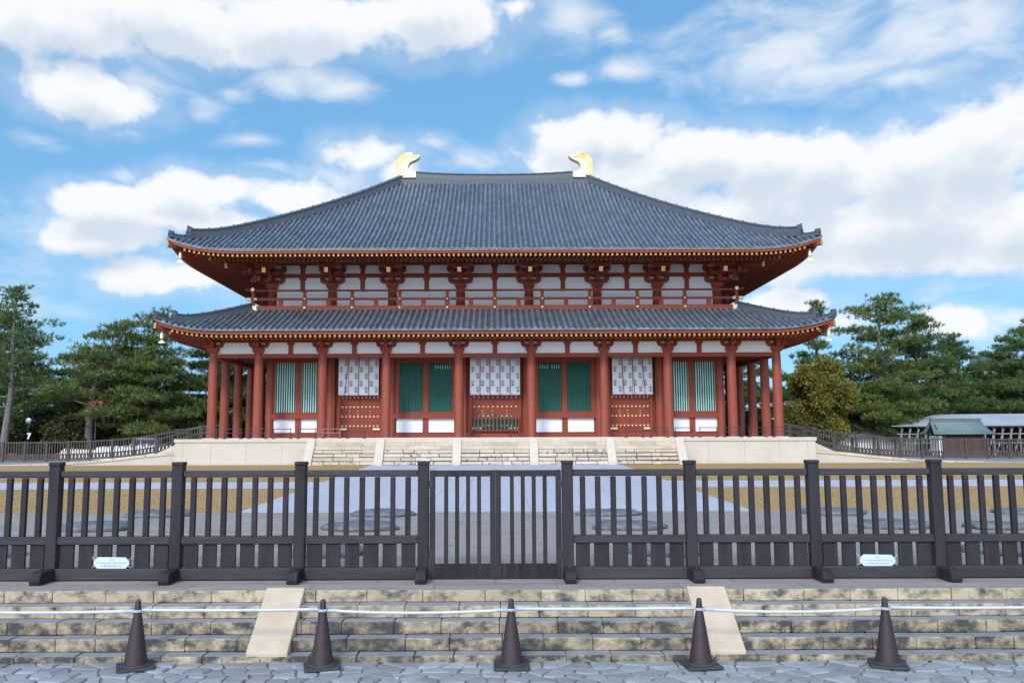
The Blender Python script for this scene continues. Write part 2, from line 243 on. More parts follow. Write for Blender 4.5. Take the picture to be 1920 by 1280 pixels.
# ------------------------------------------------------------------ mesh helpers
ORG = {}
class MB:
    def __init__(s): s.v = []; s.f = []; s.m = []; s.uv = None
    def add(s, vs, fs, mi=0):
        o = len(s.v); s.v += [tuple(p) for p in vs]
        for f in fs: s.f.append(tuple(i + o for i in f)); s.m.append(mi)
    def box(s, x0, x1, y0, y1, z0, z1, mi=0):
        s.add([(x0,y0,z0),(x1,y0,z0),(x1,y1,z0),(x0,y1,z0),(x0,y0,z1),(x1,y0,z1),(x1,y1,z1),(x0,y1,z1)],
              [(0,3,2,1),(4,5,6,7),(0,1,5,4),(1,2,6,5),(2,3,7,6),(3,0,4,7)], mi); return s
    def taper(s, cx, cy, z0, z1, a0, b0, a1, b1, mi=0):
        s.add([(cx-a0,cy-b0,z0),(cx+a0,cy-b0,z0),(cx+a0,cy+b0,z0),(cx-a0,cy+b0,z0),(cx-a1,cy-b1,z1),(cx+a1,cy-b1,z1),(cx+a1,cy+b1,z1),(cx-a1,cy+b1,z1)],
              [(0,3,2,1),(4,5,6,7),(0,1,5,4),(1,2,6,5),(2,3,7,6),(3,0,4,7)], mi); return s
    def bar(s, p0, p1, w, h, mi=0, capm=None):
        p0, p1 = Vector(p0), Vector(p1); d = (p1 - p0).normalized()
        up = Vector((0, 0, 1)) if abs(d.z) < .95 else Vector((0, 1, 0))
        r = d.cross(up).normalized(); u = r.cross(d).normalized(); vs = []
        for p in (p0, p1):
            for a, b in ((-1,-1),(1,-1),(1,1),(-1,1)): vs.append(p + r*a*w/2 + u*b*h/2)
        o = len(s.v); s.v += [tuple(p) for p in vs]
        for f, mm in (((0,1,2,3), mi), ((7,6,5,4), mi if capm is None else capm), ((0,4,5,1), mi), ((1,5,6,2), mi), ((2,6,7,3), mi), ((3,7,4,0), mi)):
            s.f.append(tuple(i + o for i in f)); s.m.append(mm)
        return s
    def tube(s, pts, rs, n=10, mi=0, caps=True, capm=None):
        pts = [Vector(p) for p in pts]
        if not hasattr(rs, '__len__'): rs = [rs] * len(pts)
        o = len(s.v); K = len(pts); ref = None
        for i, p in enumerate(pts):
            d = (pts[min(i+1, K-1)] - pts[max(i-1, 0)]).normalized()
            if ref is None: ref = d.orthogonal().normalized()
            a = (ref - d * ref.dot(d)).normalized(); ref = a; b = d.cross(a)
            for j in range(n):
                t = 2*math.pi*j/n; s.v.append(tuple(p + (a*math.cos(t) + b*math.sin(t)) * rs[i]))
        for i in range(K-1):
            for j in range(n):
                k = (j+1) % n; s.f.append((o+i*n+j, o+i*n+k, o+(i+1)*n+k, o+(i+1)*n+j)); s.m.append(mi)
        if caps:
            s.f.append(tuple(o + j for j in reversed(range(n)))); s.m.append(mi)
            s.f.append(tuple(o + (K-1)*n + j for j in range(n))); s.m.append(mi if capm is None else capm)
        return s
    def lathe(s, cx, cy, prof, n=20, mi=0):
        return s.tube([(cx, cy, z) for z, r in prof], [r for z, r in prof], n, mi)
    def prism(s, pts, axis, a, b, mi=0, sidem=None):
        """closed outline (u,v); axis 'y': u=x v=z, axis 'x': u=y v=z, axis 'z': u=x v=y"""
        fn = {'y': lambda u, v, w: (u, w, v), 'x': lambda u, v, w: (w, u, v), 'z': lambda u, v, w: (u, v, w)}[axis]
        n = len(pts); vs = [fn(u, v, a) for u, v in pts] + [fn(u, v, b) for u, v in pts]
        fs = [(i, (i+1) % n, n+(i+1) % n, n+i) for i in range(n)]
        o = len(s.v); s.v += vs
        for f in fs: s.f.append(tuple(i+o for i in f)); s.m.append(mi if sidem is None else sidem)
        s.f.append(tuple(o+i for i in range(n))); s.m.append(mi); s.f.append(tuple(o+n+i for i in reversed(range(n)))); s.m.append(mi)
        return s
    def build(s, name, mats, parent=None, smooth=False, bevel=0, label=None, fix=True, kind=None, loc=None):
        me = bpy.data.meshes.new(name)
        if parent is not None: og = ORG[parent]
        elif loc is not None: og = Vector(loc)
        else: og = Vector((0, 0, 0))
        me.from_pydata([(x-og.x, y-og.y, z-og.z) for x, y, z in s.v], [], s.f)
        for mm in (mats if isinstance(mats, (list, tuple)) else [mats]): me.materials.append(mm)
        me.polygons.foreach_set('material_index', s.m)
        if s.uv is not None:
            ul = me.uv_layers.new(name='UVMap'); li = np.empty(len(me.loops), int); me.loops.foreach_get('vertex_index', li)
            ul.data.foreach_set('uv', np.array(s.uv, float)[li].ravel())
        if fix:
            bm = bmesh.new(); bm.from_mesh(me); bmesh.ops.recalc_face_normals(bm, faces=bm.faces); bm.to_mesh(me); bm.free()
        if smooth:
            me.polygons.foreach_set('use_smooth', [True] * len(me.polygons))
            if smooth != 'all': me.set_sharp_from_angle(angle=rad(42))
        o = bpy.data.objects.new(name, me); COL.objects.link(o)
        if parent is not None: o.parent = parent; ORG[o] = og
        else: o.location = og; ORG[o] = og
        if bevel:
            b = o.modifiers.new('bevel', 'BEVEL'); b.width = bevel; b.segments = 1; b.limit_method = 'ANGLE'
        if label: o['label'] = label
        if kind: o['kind'] = kind
        return o
def thing(name, label, cat, loc=(0, 0, 0), group=None):
    o = bpy.data.objects.new(name, None); COL.objects.link(o); o.location = loc; o.empty_display_size = .2
    o['label'] = label; o['category'] = cat
    if group: o['group'] = group
    ORG[o] = Vector(loc); return o
def tag(o, label, cat, group=None):
    o['label'] = label; o['category'] = cat
    if group: o['group'] = group
    return o
def struct(o): o['kind'] = 'structure'; return o
def shift(o, d):            # a copy of a part, moved by d, sharing its mesh
    c = o.copy(); COL.objects.link(c); c.location = Vector(o.location) + Vector(d); ORG[c] = ORG[o]; return c
def copy_thing(root, loc, label, group=None):
    r = root.copy(); COL.objects.link(r); r.location = loc; r['label'] = label
    if group: r['group'] = group
    ORG[r] = Vector(loc)
    for ch in list(root.children):
        c = ch.copy(); COL.objects.link(c); c.parent = r
        for g in list(ch.children):
            d = g.copy(); COL.objects.link(d); d.parent = c
    return r
def ordn(i): return ['first', 'second', 'third', 'fourth', 'fifth', 'sixth', 'seventh', 'eighth', 'ninth', 'tenth'][i]
rnd = random.Random(7)

# ------------------------------------------------------------------ ground
PZ, STZ = .73, .105         # plaza level, street level
def gz(y): return .36 + (y - 25.7) * .0205
b = MB()
prof = [(-400, .03), (9.8, .03), (10.3, .15), (20.5, .15), (25.7, .30), (52.3, .86), (60, .84), (5000, .84)]
xs = [-5000, -60, 0, 60, 5000]
vs = [(x, y, z) for y, z in prof for x in xs]; n = len(xs)
b.add(vs, [(i*n+j, i*n+j+1, (i+1)*n+j+1, (i+1)*n+j) for i in range(len(prof)-1) for j in range(n-1)])
struct(b.build('ground', DIRT))
b = MB(); ys = [20.9, 25.7, 30, 35, 40, 45, 50, 53.7]; vs = [(x, y, gz(y)) for y in ys for x in (-48, -24, 0, 24, 48)]
b.add(vs, [(i*5+j, i*5+j+1, i*5+j+6, i*5+j+5) for i in range(len(ys)-1) for j in range(4)])
struct(b.build('lawn', LAWN))
b = MB(); ys = [21.2, 25.7, 30, 35, 40, 45, 50, 52.6]; vs = [(x, y, gz(y) + .012) for y in ys for x in (-7.62, 0, 7.62)]
b.add(vs, [(i*3+j, i*3+j+1, i*3+j+4, i*3+j+3) for i in range(len(ys)-1) for j in range(2)])
struct(b.build('path', PATH))
b = MB()
for sx_ in (-1, 1): 
    x0, x1 = sorted((sx_*7.62, sx_*46)); b.add([(x0, 34.6, gz(34.6)+.008), (x1, 34.6, gz(34.6)+.008), (x1, 38.4, gz(38.4)+.008), (x0, 38.4, gz(38.4)+.008)], [(0,1,2,3)])
struct(b.build('cross_path', PATH))
struct(MB().box(-30, 30, 10.56, 21.34, .1, PZ).build('plaza', PLAZA))
# street of irregular setts: Voronoi cells cut as real stones
def cobbles():
    r = np.random.RandomState(5); cell = .195; nx, ny = int(19/cell), int(5.9/cell)
    pts = np.array([(-9.5 + (i + .5*(j % 2) + .5 + r.uniform(-.42, .42))*cell*1.18, 3.9 + (j + .5 + r.uniform(-.42, .42))*cell*.98) for j in range(ny) for i in range(int(nx/1.15))])
    mb = MB()
    for k, p in enumerate(pts):
        d = ((pts - p)**2).sum(1); nb = np.argsort(d)[1:14]
        poly = [p + np.array(c) for c in ((-.5,-.5),(.5,-.5),(.5,.5),(-.5,.5))]
        for q in pts[nb]:
            nrm = q - p; mid = (p + q)/2; out = []
            for i in range(len(poly)):
                a, c = poly[i], poly[(i+1) % len(poly)]; da, dc = (a-mid).dot(nrm), (c-mid).dot(nrm)
                if da <= 0: out.append(a)
                if da*dc < 0: out.append(a + (c-a)*da/(da-dc))
            poly = out
            if len(poly) < 3: break
        if len(poly) < 3: continue
        poly = np.array(poly); c = poly.mean(0)
        if poly[:, 1].max() > 9.70: poly[:, 1] = np.minimum(poly[:, 1], 9.655)
        # subdivide the outline and roughen it
        pp = []
        for i in range(len(poly)):
            a, e = poly[i], poly[(i+1) % len(poly)]; L = np.linalg.norm(e-a); kk = max(1, int(L/.07))
            for t in range(kk): pp.append(a + (e-a)*t/kk + r.uniform(-.006, .006, 2))
        pp = np.array(pp); h = STZ + r.uniform(-.012, .004)
        rings = []
        for sc, dz in ((.93, -.05), (.915, -.014), (.84, 0.)):
            rings.append([(c[0] + (x-c[0])*sc, min(c[1] + (y-c[1])*sc, 9.655), h + dz + r.uniform(-.002, .002)) for x, y in pp])
        n = len(pp); vv = sum(rings, []) + [(c[0], c[1], h + .003)]
        ff = [(q*n+i, q*n+(i+1) % n, (q+1)*n+(i+1) % n, (q+1)*n+i) for q in range(2) for i in range(n)] + [(2*n+i, 2*n+(i+1) % n, 3*n) for i in range(n)]
        mb.add(vv, ff)
    o = len(mb.v); mb.add([(-40, 0, STZ-.022), (40, 0, STZ-.022), (40, 9.66, STZ-.022), (-40, 9.66, STZ-.022)], [(0,1,2,3)], 1)
    return struct(mb.build('street', [COBB, JOINT], fix=False))
cobbles()

# ------------------------------------------------------------------ foreground stone steps
steps = thing('stone_steps', 'weathered sandstone steps with dark lichen stains below the dark wooden fence', 'steps', (0, 10, STZ))
edges = [10.474, 10.258, 10.058, 9.861, 9.664]; RZ = .14
for k, e in enumerate(edges):
    b = MB(); zt = PZ - RZ*k; zb = zt - RZ if k < 4 else STZ - .06
    yb = edges[k-1] + .02 if k else 10.56
    x = -12 + rnd.uniform(0, .4)
    while x < 12:
        w = rnd.uniform(.42, .68) if k else rnd.uniform(.5, .75); g = rnd.uniform(.003, .009)
        y0 = e + rnd.uniform(-.008, .008)
        b.box(x + g/2, x + w - g/2, y0, yb, zb + .002, zt + rnd.uniform(-.004, .002)); b.m[-5] = 1
        x += w
    b.build('step', [STEPM if k < 2 else STEPD, STEPT], steps, bevel=.008)
for sgn in (-1, 1):
    xc = 2.515*sgn; b = MB()
    b.prism([(10.56, PZ+.012), (10.49, PZ+.032), (9.69, .222), (9.672, .20), (9.672, .14), (10.56, .14)], 'x', xc-.228, xc+.228)
    b.build('ramp_slab', RAMP, steps, bevel=.008)

# ------------------------------------------------------------------ foundation stones on the plaza
def foundation(x, y, r, h, label, seed):
    rr = random.Random(seed); b = MB(); n = 28; rings = []
    ph = [rr.uniform(0, 6.28) for _ in range(5)]
    for q, (sc, z) in enumerate(((.97, -.03), (1.03, .3), (.99, .62), (.88, .9), (.55, 1.0), (.22, 1.04))):
        rings.append([(x + math.cos(t)*r*sc*(1 + .09*math.sin(3*t+ph[0]) + .06*math.sin(5*t+ph[1]+q*.4)+rr.uniform(-.045,.045)), y + math.sin(t)*r*.8*sc*(1 + .09*math.sin(2*t+ph[2]) + rr.uniform(-.02,.02)), PZ + h*z*(1+rr.uniform(-.16,.16))) for t in [2*math.pi*i/n for i in range(n)]])
    vv = sum(rings, []) + [(x, y, PZ + h)]
    ff = [(q*n+i, q*n+(i+1) % n, (q+1)*n+(i+1) % n, (q+1)*n+i) for q in range(5) for i in range(n)] + [(5*n+i, 5*n+(i+1) % n, 6*n) for i in range(n)]
    b.add(vv, ff)
    o = b.build('foundation_stone', ROCK, None, smooth='all', loc=(x, y, PZ)); tag(o, label, 'foundation stone', 'old foundation stones on the plaza')
rowname = {20.5: 'back row by lawn', 17.43: 'middle row', 13.6: 'front row right behind fence'}
for y, r, h in ((20.5, .74, .115), (17.43, .71, .14), (13.6, .6, .16)):
    for x, side in ((-8.0, 'at far left'), (-2.67, 'left of the gate'), (2.63, 'right of the gate'), (7.95, 'at far right')):
        foundation(x, y, r*rnd.uniform(.93, 1.06), h*rnd.uniform(.9, 1.1), 'dark rough foundation stone %s, %s' % (side, rowname[y]), int(y*10 + x*7))
foundation(12.45, 20.4, .72, .11, 'dark foundation stone cut by the right picture edge, back row by lawn', 3)
foundation(9.85, 17.15, .55, .12, 'smaller dark foundation stone squeezed beside a larger one at the right end, middle row', 4)

# ------------------------------------------------------------------ foreground fence and gate
FY = 11.25; FS = 1.595; GX = .935
def fence_post(parent, x):
    b = MB(); b.box(x-.07, x+.07, FY-.07, FY+.07, PZ, 2.19); b.box(x-.077, x+.077, FY-.077, FY+.077, 2.19, 2.235)
    p = b.build('post', WOOD, parent, bevel=.008)
    MB().prism([(FY-.30, PZ+.0), (FY-.40, PZ), (FY-.42, PZ+.05), (FY-.40, PZ+.125), (FY-.36, PZ+.155), (FY-.08, PZ+.165), (FY-.08, PZ)], 'x', x-.068, x+.068).build('foot', WOOD, parent, bevel=.008)
    b = MB(); b.lathe(x, FY-.28, [(PZ+.158, .018), (PZ+.185, .018), (PZ+.19, .008)], 8); b.build('bolt', IRON, parent)
    return p
def fence_run(sgn, label):
    xs = [sgn*(GX + FS*i) for i in range(6)]
    t = thing('wooden_fence', label, 'fence', (sgn*(GX + FS*2), FY, PZ), 'dark slatted fence sections either side of the gate')
    for x in xs: fence_post(t, x)
    for i in range(5):
        a, c = sorted((xs[i], xs[i+1])); a += .07; c -= .07
        MB().box(a, c, FY-.045, FY+.045, 2.038, 2.122).build('top_rail', WOODH, t, bevel=.012)
        MB().box(a, c, FY-.05, FY+.05, 1.185, 1.285).build('mid_rail', WOODH, t, bevel=.008)
        MB().box(a, c, FY-.075, FY+.075, PZ + .005, .888).build('sill', WOODH, t, bevel=.015)
        for k in range(7):
            x = xs[i] + sgn*FS*(k+1)/8 + rnd.uniform(-.004, .004); w = .033*rnd.uniform(.94, 1.06)
            MB().box(x-w, x+w, FY-.03, FY+.03, 1.284, 2.032).build('picket', WOOD, t, bevel=.004)
        for k in range(6):
            x = a + (c-a)*(k+.5)/6; w = .094*rnd.uniform(.93, 1.04)
            MB().box(x-w, x+w, FY-.018+rnd.uniform(-.006, .006), FY+.018, .886, 1.187).build('board', WOOD, t, bevel=.004)
fence_run(-1, 'dark wooden slatted fence running left from the central gate')
fence_run(1, 'dark wooden slatted fence running right from the central gate')
gate = thing('double_gate', 'closed dark wooden double gate of upright bars between two fence posts', 'gate', (0, FY, PZ))
for sgn in (-1, 1):
    a, c = (-GX+.082, -.001) if sgn < 0 else (.001, GX-.082)
    b = MB()
    for x0, x1 in ((a, a+.07), (c-.07, c)): b.box(x0, x1, FY-.03, FY+.03, .738, 2.118)
    b.box(a+.07, c-.07, FY-.028, FY+.028, 2.035, 2.115); b.box(a+.07, c-.07, FY-.028, FY+.028, .742, .925)
    leaf = b.build('gate_leaf', WOOD, gate, bevel=.004)
    for k in range(4):
        x = a + .07 + (c-a-.14)*(k+1)/5
        MB().box(x-.026, x+.026, FY-.02, FY+.02, .924, 2.036).build('bar', WOOD, leaf, bevel=.003)
    for z in (1.0, 1.9):
        x = a if sgn < 0 else c
        MB().box(x-.035, x+.035, FY-.036, FY-.0305, z, z+.09).build('hinge', IRON, leaf)

# small notice plates tied to the fence
def notice(x, z, tilt, label):
    t = thing('notice_sign', label, 'sign', (x, FY-.03, z), 'white notice plates tied to the fence'); y = FY - .055
    w, h, c = .228, .072, .05
    b = MB(); b.prism([(x-w+c, z-h), (x+w-c, z-h), (x+w, z-h+c), (x+w, z+h-c), (x+w-c, z+h), (x-w+c, z+h), (x-w, z+h-c), (x-w, z-h+c)], 'y', y, y+.006)
    b.build('plate', SIGNW, t)
    r = random.Random(3)
    def glyphs(cx, cz, n, s, m, name):
        g = MB(); 
        for i in range(n):
            gx = cx + (i - (n-1)/2)*s*1.18
            for k in range(r.choice((3, 4, 5))):       # brush strokes of one character
                if r.random() < .55: zz = cz + r.uniform(-.42, .42)*s; l = r.uniform(.25, .45)*s; g.box(gx-l, gx+l, y-.0025, y-.0012, zz-s*.045, zz+s*.045)
                else: xx = gx + r.uniform(-.35, .35)*s; l = r.uniform(.2, .45)*s; g.box(xx-s*.05, xx+s*.05, y-.0025, y-.0012, cz-l, cz+l)
        g.build(name, m, t, fix=False)
    glyphs(x+.0, z+.042, 2, .022, TXTR, 'heading'); glyphs(x, z, 24, .0135, TXTB, 'text_line'); glyphs(x, z-.036, 13, .019, TXTB, 'text_line')
    for sg in (-1, 1):
        b = MB()
        for zz in (-1, 1): b.tube([(x+sg*(w-.02), y-.001, z+zz*.035), (x+sg*(w+.012), y-.004, z+zz*.05), (x+sg*(w+.03), FY-.02, z+zz*.078)], .0035, 6)
        b.build('tie', POLEW, t)
    t.rotation_euler = (0, rad(tilt), 0)
notice(-4.93, .958, .6, 'white notice plate with cut corners tied to the fence left of the gate')
notice(4.90, .958, 1.2, 'white notice plate with cut corners tied to the fence right of the gate')

# short dry grass standing on the lawn
r = np.random.RandomState(9); n = 90000
gxx = r.uniform(-25, 25, n); gyy = 21.3 + 31.5*r.uniform(0, 1, n)**1.5
k = ((np.abs(gxx) > 7.6) & ~((gyy > 34.65) & (gyy < 38.35))) | (gyy > 52.6); gxx, gyy = gxx[k], gyy[k]
GRASS_AT = np.stack([gxx, gyy, .36 + (gyy-25.7)*.0205], 1)
# ------------------------------------------------------------------ traffic cones and bars
CY = 9.455
CX = [-3.855, -1.862, .165, 2.19, 4.19]
CL = ['dark maroon traffic cone at the left end of the row, below the left fence', 'dark maroon traffic cone just right of the left ramp slab', 'dark maroon traffic cone in the middle, below the gate', 'dark maroon traffic cone in front of the right ramp slab', 'dark maroon traffic cone at the right end of the row, below the right fence']
rots = [24, 14, 0, 6, -18]
def cone_parts(t, x, rz):
    c, s_ = math.cos(rad(rz)), math.sin(rad(rz))
    def rp(u, v): return (x + u*c - v*s_, CY + u*s_ + v*c)
    pl = [rp(u, v) for u, v in ((-.17,-.19),(.17,-.19),(.19,-.17),(.19,.17),(.17,.19),(-.17,.19),(-.19,.17),(-.19,-.17))]
    b = MB(); b.prism(pl, 'z', STZ+.002, STZ+.032); b.lathe(x, CY, [(STZ+.03, .155), (STZ+.045, .152), (STZ+.05, .135)], 28)
    b.build('base', RUBBER, t, bevel=.004)
    MB().lathe(x, CY, [(STZ+.045, .122), (STZ+.09, .116), (STZ+.60, .036), (STZ+.655, .030), (STZ+.69, .028), (STZ+.703, .022), (STZ+.708, .010)], 28).build('body', CONE, t, smooth=True)
for x, l, rz in zip(CX, CL, rots):
    t = thing('traffic_cone', l, 'traffic cone', (x, CY, STZ), 'dark maroon traffic cones in front of the steps'); cone_parts(t, x, rz)
BZ = STZ + .595
ends = [-6.0] + CX + [6.2]
BL = ['white bar running out of the picture left of the first cone', 'white bar between the left end cone and the cone by the left ramp slab', 'white sagging bar between the left ramp slab cone and the middle cone', 'white bar between the middle cone and the cone at the right ramp slab', 'white sagging bar between the right ramp slab cone and the right end cone', 'white bar running out of the picture right of the last cone']
sag = [.012, .006, .028, .004, .030, .008]
for i in range(6):
    a, c = ends[i], ends[i+1]
    t = thing('cone_bar', BL[i], 'barrier bar', ((a+c)/2, CY, BZ), 'white bars linking the traffic cones')
    x0, x1 = a + .052, c - .052; zz = BZ + (.006 if i % 2 else -.006); zo = zz
    pts = [(x0 + (x1-x0)*k/12, CY, zz - sag[i]*4*(k/12)*(1-k/12)) for k in range(13)]
    MB().tube(pts, .0165, 12).build('pole', POLEW, t, smooth=True)
    for e, sg in ((x0, 1), (x1, -1)):
        b = MB(); b.tube([(e, CY, zo), (e + sg*.10, CY, zo - .002)], .0195, 12)
        cxx = e - sg*.052; pr = [(cxx + .050*math.cos(q), CY + .050*math.sin(q), zo) for q in [2*math.pi*k/24 for k in range(25)]]
        b.tube(pr, .0085, 8, caps=False); b.build('end_ring', RINGM, t, smooth=True)

# ------------------------------------------------------------------ podium with stairs
Y0 = 55.4; YW = 58.35; YC = 66.9; FL = 2.53
pod = thing('stone_podium', 'pale cream stone podium with a broad front stair carrying the temple hall', 'podium', (0, YC, .9))
b = MB(); b.box(-19.95, 19.95, 53.72, 80.1, .55, FL-.22); b.build('base_wall', CREAM, pod)
b = MB(); x = -20.07
x = -20.07
while x < 20.07:
    x2 = min(20.07, x + rnd.uniform(1.5, 2.4)); b.box(x+.004, x2-.004, 53.6, 80.2, FL-.22, FL); x = x2
b.build('coping', CREAM, pod, bevel=.015)
# facing slabs with fine upright joints
for sgn in (-1, 1):
    xs_ = [11.75, 13.3, 15.55, 17.75, 19.5, 20.0]
    for i in range(5): 
        a, c = sorted((sgn*(xs_[i]+.004), sgn*(xs_[i+1]-.004))); MB().box(a, c, 53.66, 53.73, .98, FL-.225).build('facing_slab', CREAM, pod, bevel=.008)
    a, c = sorted((sgn*11.7, sgn*20.05)); MB().box(a, c, 53.56, 53.7, .5, .975).build('plinth', CREAM, pod, bevel=.008)
MB().box(-18.9, 18.9, Y0-.35, 79.2, FL, FL+.05).build('floor_edge', CONC, pod)
SX = [-11.45, -7.13, -2.37, 2.37, 7.13, 11.45]
for i in range(5):
    b = MB(); a, c = SX[i]+.255, SX[i+1]-.255; nr = 7; rh = (FL-.9)/nr
    for k in range(nr):
        zt = FL - k*rh - (.004 if k == 0 else 0); yf = 53.6 - .185*(k+1) + .185; yf = 53.52 - .19*k
        x = a; outer = i in (0, 4)
        while x < c - .01:
            w = min(rnd.uniform(.8, 2.2) if k < 3 else rnd.uniform(.55, 1.4), c - x)
            if c - x - w < .25: w = c - x
            mi = 1 if (k >= 3 and not outer) or k >= 5 else 0
            gp = .006 if k < 3 else rnd.uniform(.018, .05)
            b.box(x+gp/2, x+w-gp/2, yf + rnd.uniform(0, .012), 53.7, zt-rh+(.003 if k < 3 else rnd.uniform(.014, .045)), zt - (0 if k < 3 else rnd.uniform(0, .018))); x += w
            for q in range(6): b.m[-1-q] = mi
    # dark bedding behind the open joints
    b2 = MB()
    b2.prism([(53.72, FL-.03)] + sum([[(53.52-.19*k+.06, FL-.02-k*rh if k else FL-.03), (53.52-.19*k+.06, FL-(k+1)*rh-.0)] for k in range(nr)], []) + [(53.72, .6)], 'x', a, c)
    o = b.build('stair_flight', [SANDS, SANDB], pod, bevel=.012)
    b2.build('joint_bed', DARK, pod)
for x in SX:
    b = MB(); b.prism([(53.62, FL+.012), (53.52, FL+.012), (52.34, 1.20), (52.30, 1.13), (52.30, .6), (53.62, .6)], 'x', x-.262, x+.262)
    b.build('stair_border', CREAMS, pod, bevel=.012)
for sgn in (-1, 1):
    a, c = sorted((sgn*20.05, sgn*20.35)); x1 = sgn*21.9
    b = MB(); b.add([(sgn*20.08, 55.2, 2.38), (sgn*21.9, 55.2, 1.55), (sgn*20.08, 55.2, 1.3), (sgn*20.08, 55.6, 2.38), (sgn*21.9, 55.6, 1.55), (sgn*20.08, 55.6, 1.3)], [(0,1,2),(3,5,4),(0,3,4,1),(1,4,5,2),(2,5,3,0)])
    b.build('side_stair_border', CREAMS, pod)

# low metal railings along the podium edge
def railing(x, label, mats, first=None):
    t = thing('metal_railing', label, 'railing', (x, 53.85, FL), 'low metal railings on the podium edge')
    b = MB(); w = .60
    for s_ in (-1, 1): MB().tube([(x+s_*(w-.07), 53.85, FL), (x+s_*(w-.07), 53.85, FL+.62)], .025, 8).build('upright', mats, t)
    for z in (FL+.61, FL+.36): b.tube([(x-w, 53.85, z), (x+w, 53.85, z)], .022, 8)
    b.build('rail', mats, t)
    for s_ in (-1, 1): MB().box(x+s_*(w-.07)-.09, x+s_*(w-.07)+.09, 53.72, 53.98, FL, FL+.045).build('foot', mats, t)
for k in range(8):
    for sgn, nm in ((-1, 'left'), (1, 'right')):
        x = sgn*(19.55 - 1.545*k)
        if sgn < 0 and k == 6: lab, mt = 'worn pale low metal railing at the left stair head in front of a column', IRONL
        else: lab, mt = 'low dark metal railing on the %s podium edge, %s from the %s corner' % (nm, ordn(k), nm), IRON
        railing(x, lab, mt)

# ------------------------------------------------------------------ the hall
hall = thing('temple_hall', 'large vermilion and white temple hall with two sweeping grey tiled roofs', 'temple', (0, YC, FL))
HX, HY = 18.33, 11.5                 # outer column grid half sizes
UX, UY = 15.38, 8.55                 # core grid half sizes
FC = FL + .05
colx = [-18.33, -15.38, -11.23, -7.08, -2.36, 2.36, 7.08, 11.23, 15.38, 18.33]
def column(x, y, r=.305, z1=8.06, name='column'):
    b = MB(); b.lathe(x, y, [(FC, r), (FC+1.6, r), (FC+3.4, r*.985), (z1-.5, r*.93), (z1, r*.88)], 24)
    return b.build(name, REDC, hall, smooth=True)
def bracket_low(x, y, axis='x', corner=False):
    b = MB(); b.taper(x, y, 8.06, 8.22, .27, .27, .37, .37); b.box(x-.37, x+.37, y-.37, y+.37, 8.22, 8.40)
    def arm(ax, L, z0, z1, y_=0):
        pr = [(-L, z1), (-L, z0+.17), (-L*.86, z0+.06), (-L*.6, z0), (L*.6, z0), (L*.86, z0+.06), (L, z0+.17), (L, z1)]
        if ax == 'x': b.prism([(x+u, v) for u, v in pr], 'y', y-.12+y_, y+.12+y_)
        else: b.prism([(y+u, v) for u, v in pr], 'x', x-.122, x+.122)
    arm('x', .66, 8.40, 8.64); arm('y', .62, 8.403, 8.637)
    if corner:
        for u in (-1, 1):
            pass
    for u in (-.54, 0, .54):
        b.taper(x+u, y, 8.64, 8.70, .10, .13, .145, .15); b.box(x+u-.145, x+u+.145, y-.15, y+.15, 8.70, 8.765)
    b.taper(x, y-.52, 8.64, 8.70, .10, .10, .145, .14); b.box(x-.145, x+.145, y-.66, y-.38, 8.70, 8.765)
    b.box(x-.10, x+.10, y-.9, y-.15, 8.78, 8.95)
    return b.build('bracket_set', RED, hall, bevel=.01)
for x in colx:
    column(x, Y0); bracket_low(x, Y0)
sidey = [Y0 + 2.55, Y0 + 5.5, Y0 + 8.6, Y0 + 11.5, Y0 + 14.4, Y0 + 17.5, Y0 + 20.45, Y0 + 23]
for y in sidey:
    for s_ in (-1, 1): column(s_*HX, y); bracket_low(s_*HX, y)
def ring(z0, z1, hx, hy, t, name, mt, off=0.):
    b = MB(); b.box(-hx-t, hx+t, YC-hy-t, YC-hy+t, z0, z1); b.box(-hx-t, hx+t, YC+hy-t, YC+hy+t, z0, z1)
    for s_ in (-1, 1): b.box(s_*hx-t, s_*hx+t, YC-hy+t, YC+hy-t, z0, z1)
    return b.build(name, mt, hall, bevel=.01)
ring(7.76, 8.02, HX, HY, .14, 'tie_beam', RED)
ring(8.765, 9.01, HX, HY, .15, 'purlin_beam', RED)
ring(8.02, 8.765, HX, HY, .05, 'frieze_plaster', WHITE)
ring(9.01, 9.40, HX, HY, .04, 'upper_frieze_plaster', WHITE)
for i in range(1, 8):
    xc = (colx[i] + colx[i+1])/2; b = MB()
    b.prism([(xc-.15, 8.02), (xc+.15, 8.02), (xc+.15, 8.56), (xc+.24, 8.64), (xc+.24, 8.765), (xc-.24, 8.765), (xc-.24, 8.64), (xc-.15, 8.56)], 'y', Y0-.13, Y0-.052)
    b.build('strut', RED, hall)
# aisle ceiling and core walls
b = MB()
b.box(-HX+.2, HX-.2, Y0+.2, YW+.1, 8.10, 8.16); b.box(-HX+.2, HX-.2, YC+UY+.1, YC+HY-.2, 8.10, 8.16)
for s_ in (-1, 1):
    a, c = sorted((s_*(UX-.1), s_*(HX-.2))); b.box(a, c, YW+.1, YC+UY, 8.10, 8.16)
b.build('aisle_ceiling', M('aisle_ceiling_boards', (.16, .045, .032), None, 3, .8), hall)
b = MB(); b.box(-UX, UX, YW+.12, YW+.3, FC, 8.1); b.box(-UX, UX, YC+UY-.3, YC+UY-.1, FC, 8.1)
for s_ in (-1, 1): b.box(s_*UX-.1, s_*UX+.1, YW+.3, YC+UY-.3, FC, 8.1)
b.build('core_wall', RED, hall)
for x in colx[1:9]: column(x, YW, .28, 8.1, 'core_column')
for y in (YW+2.95, YW+5.9, YW+8.55, YW+11.2, YW+14.2, YC+UY):
    for s_ in (-1, 1): column(s_*UX, y, .28, 8.1, 'core_column')
b = MB(); b.box(-UX, UX, YW-.12, YW+.12, FC, 2.86); b.build('ground_sill', RED, hall)
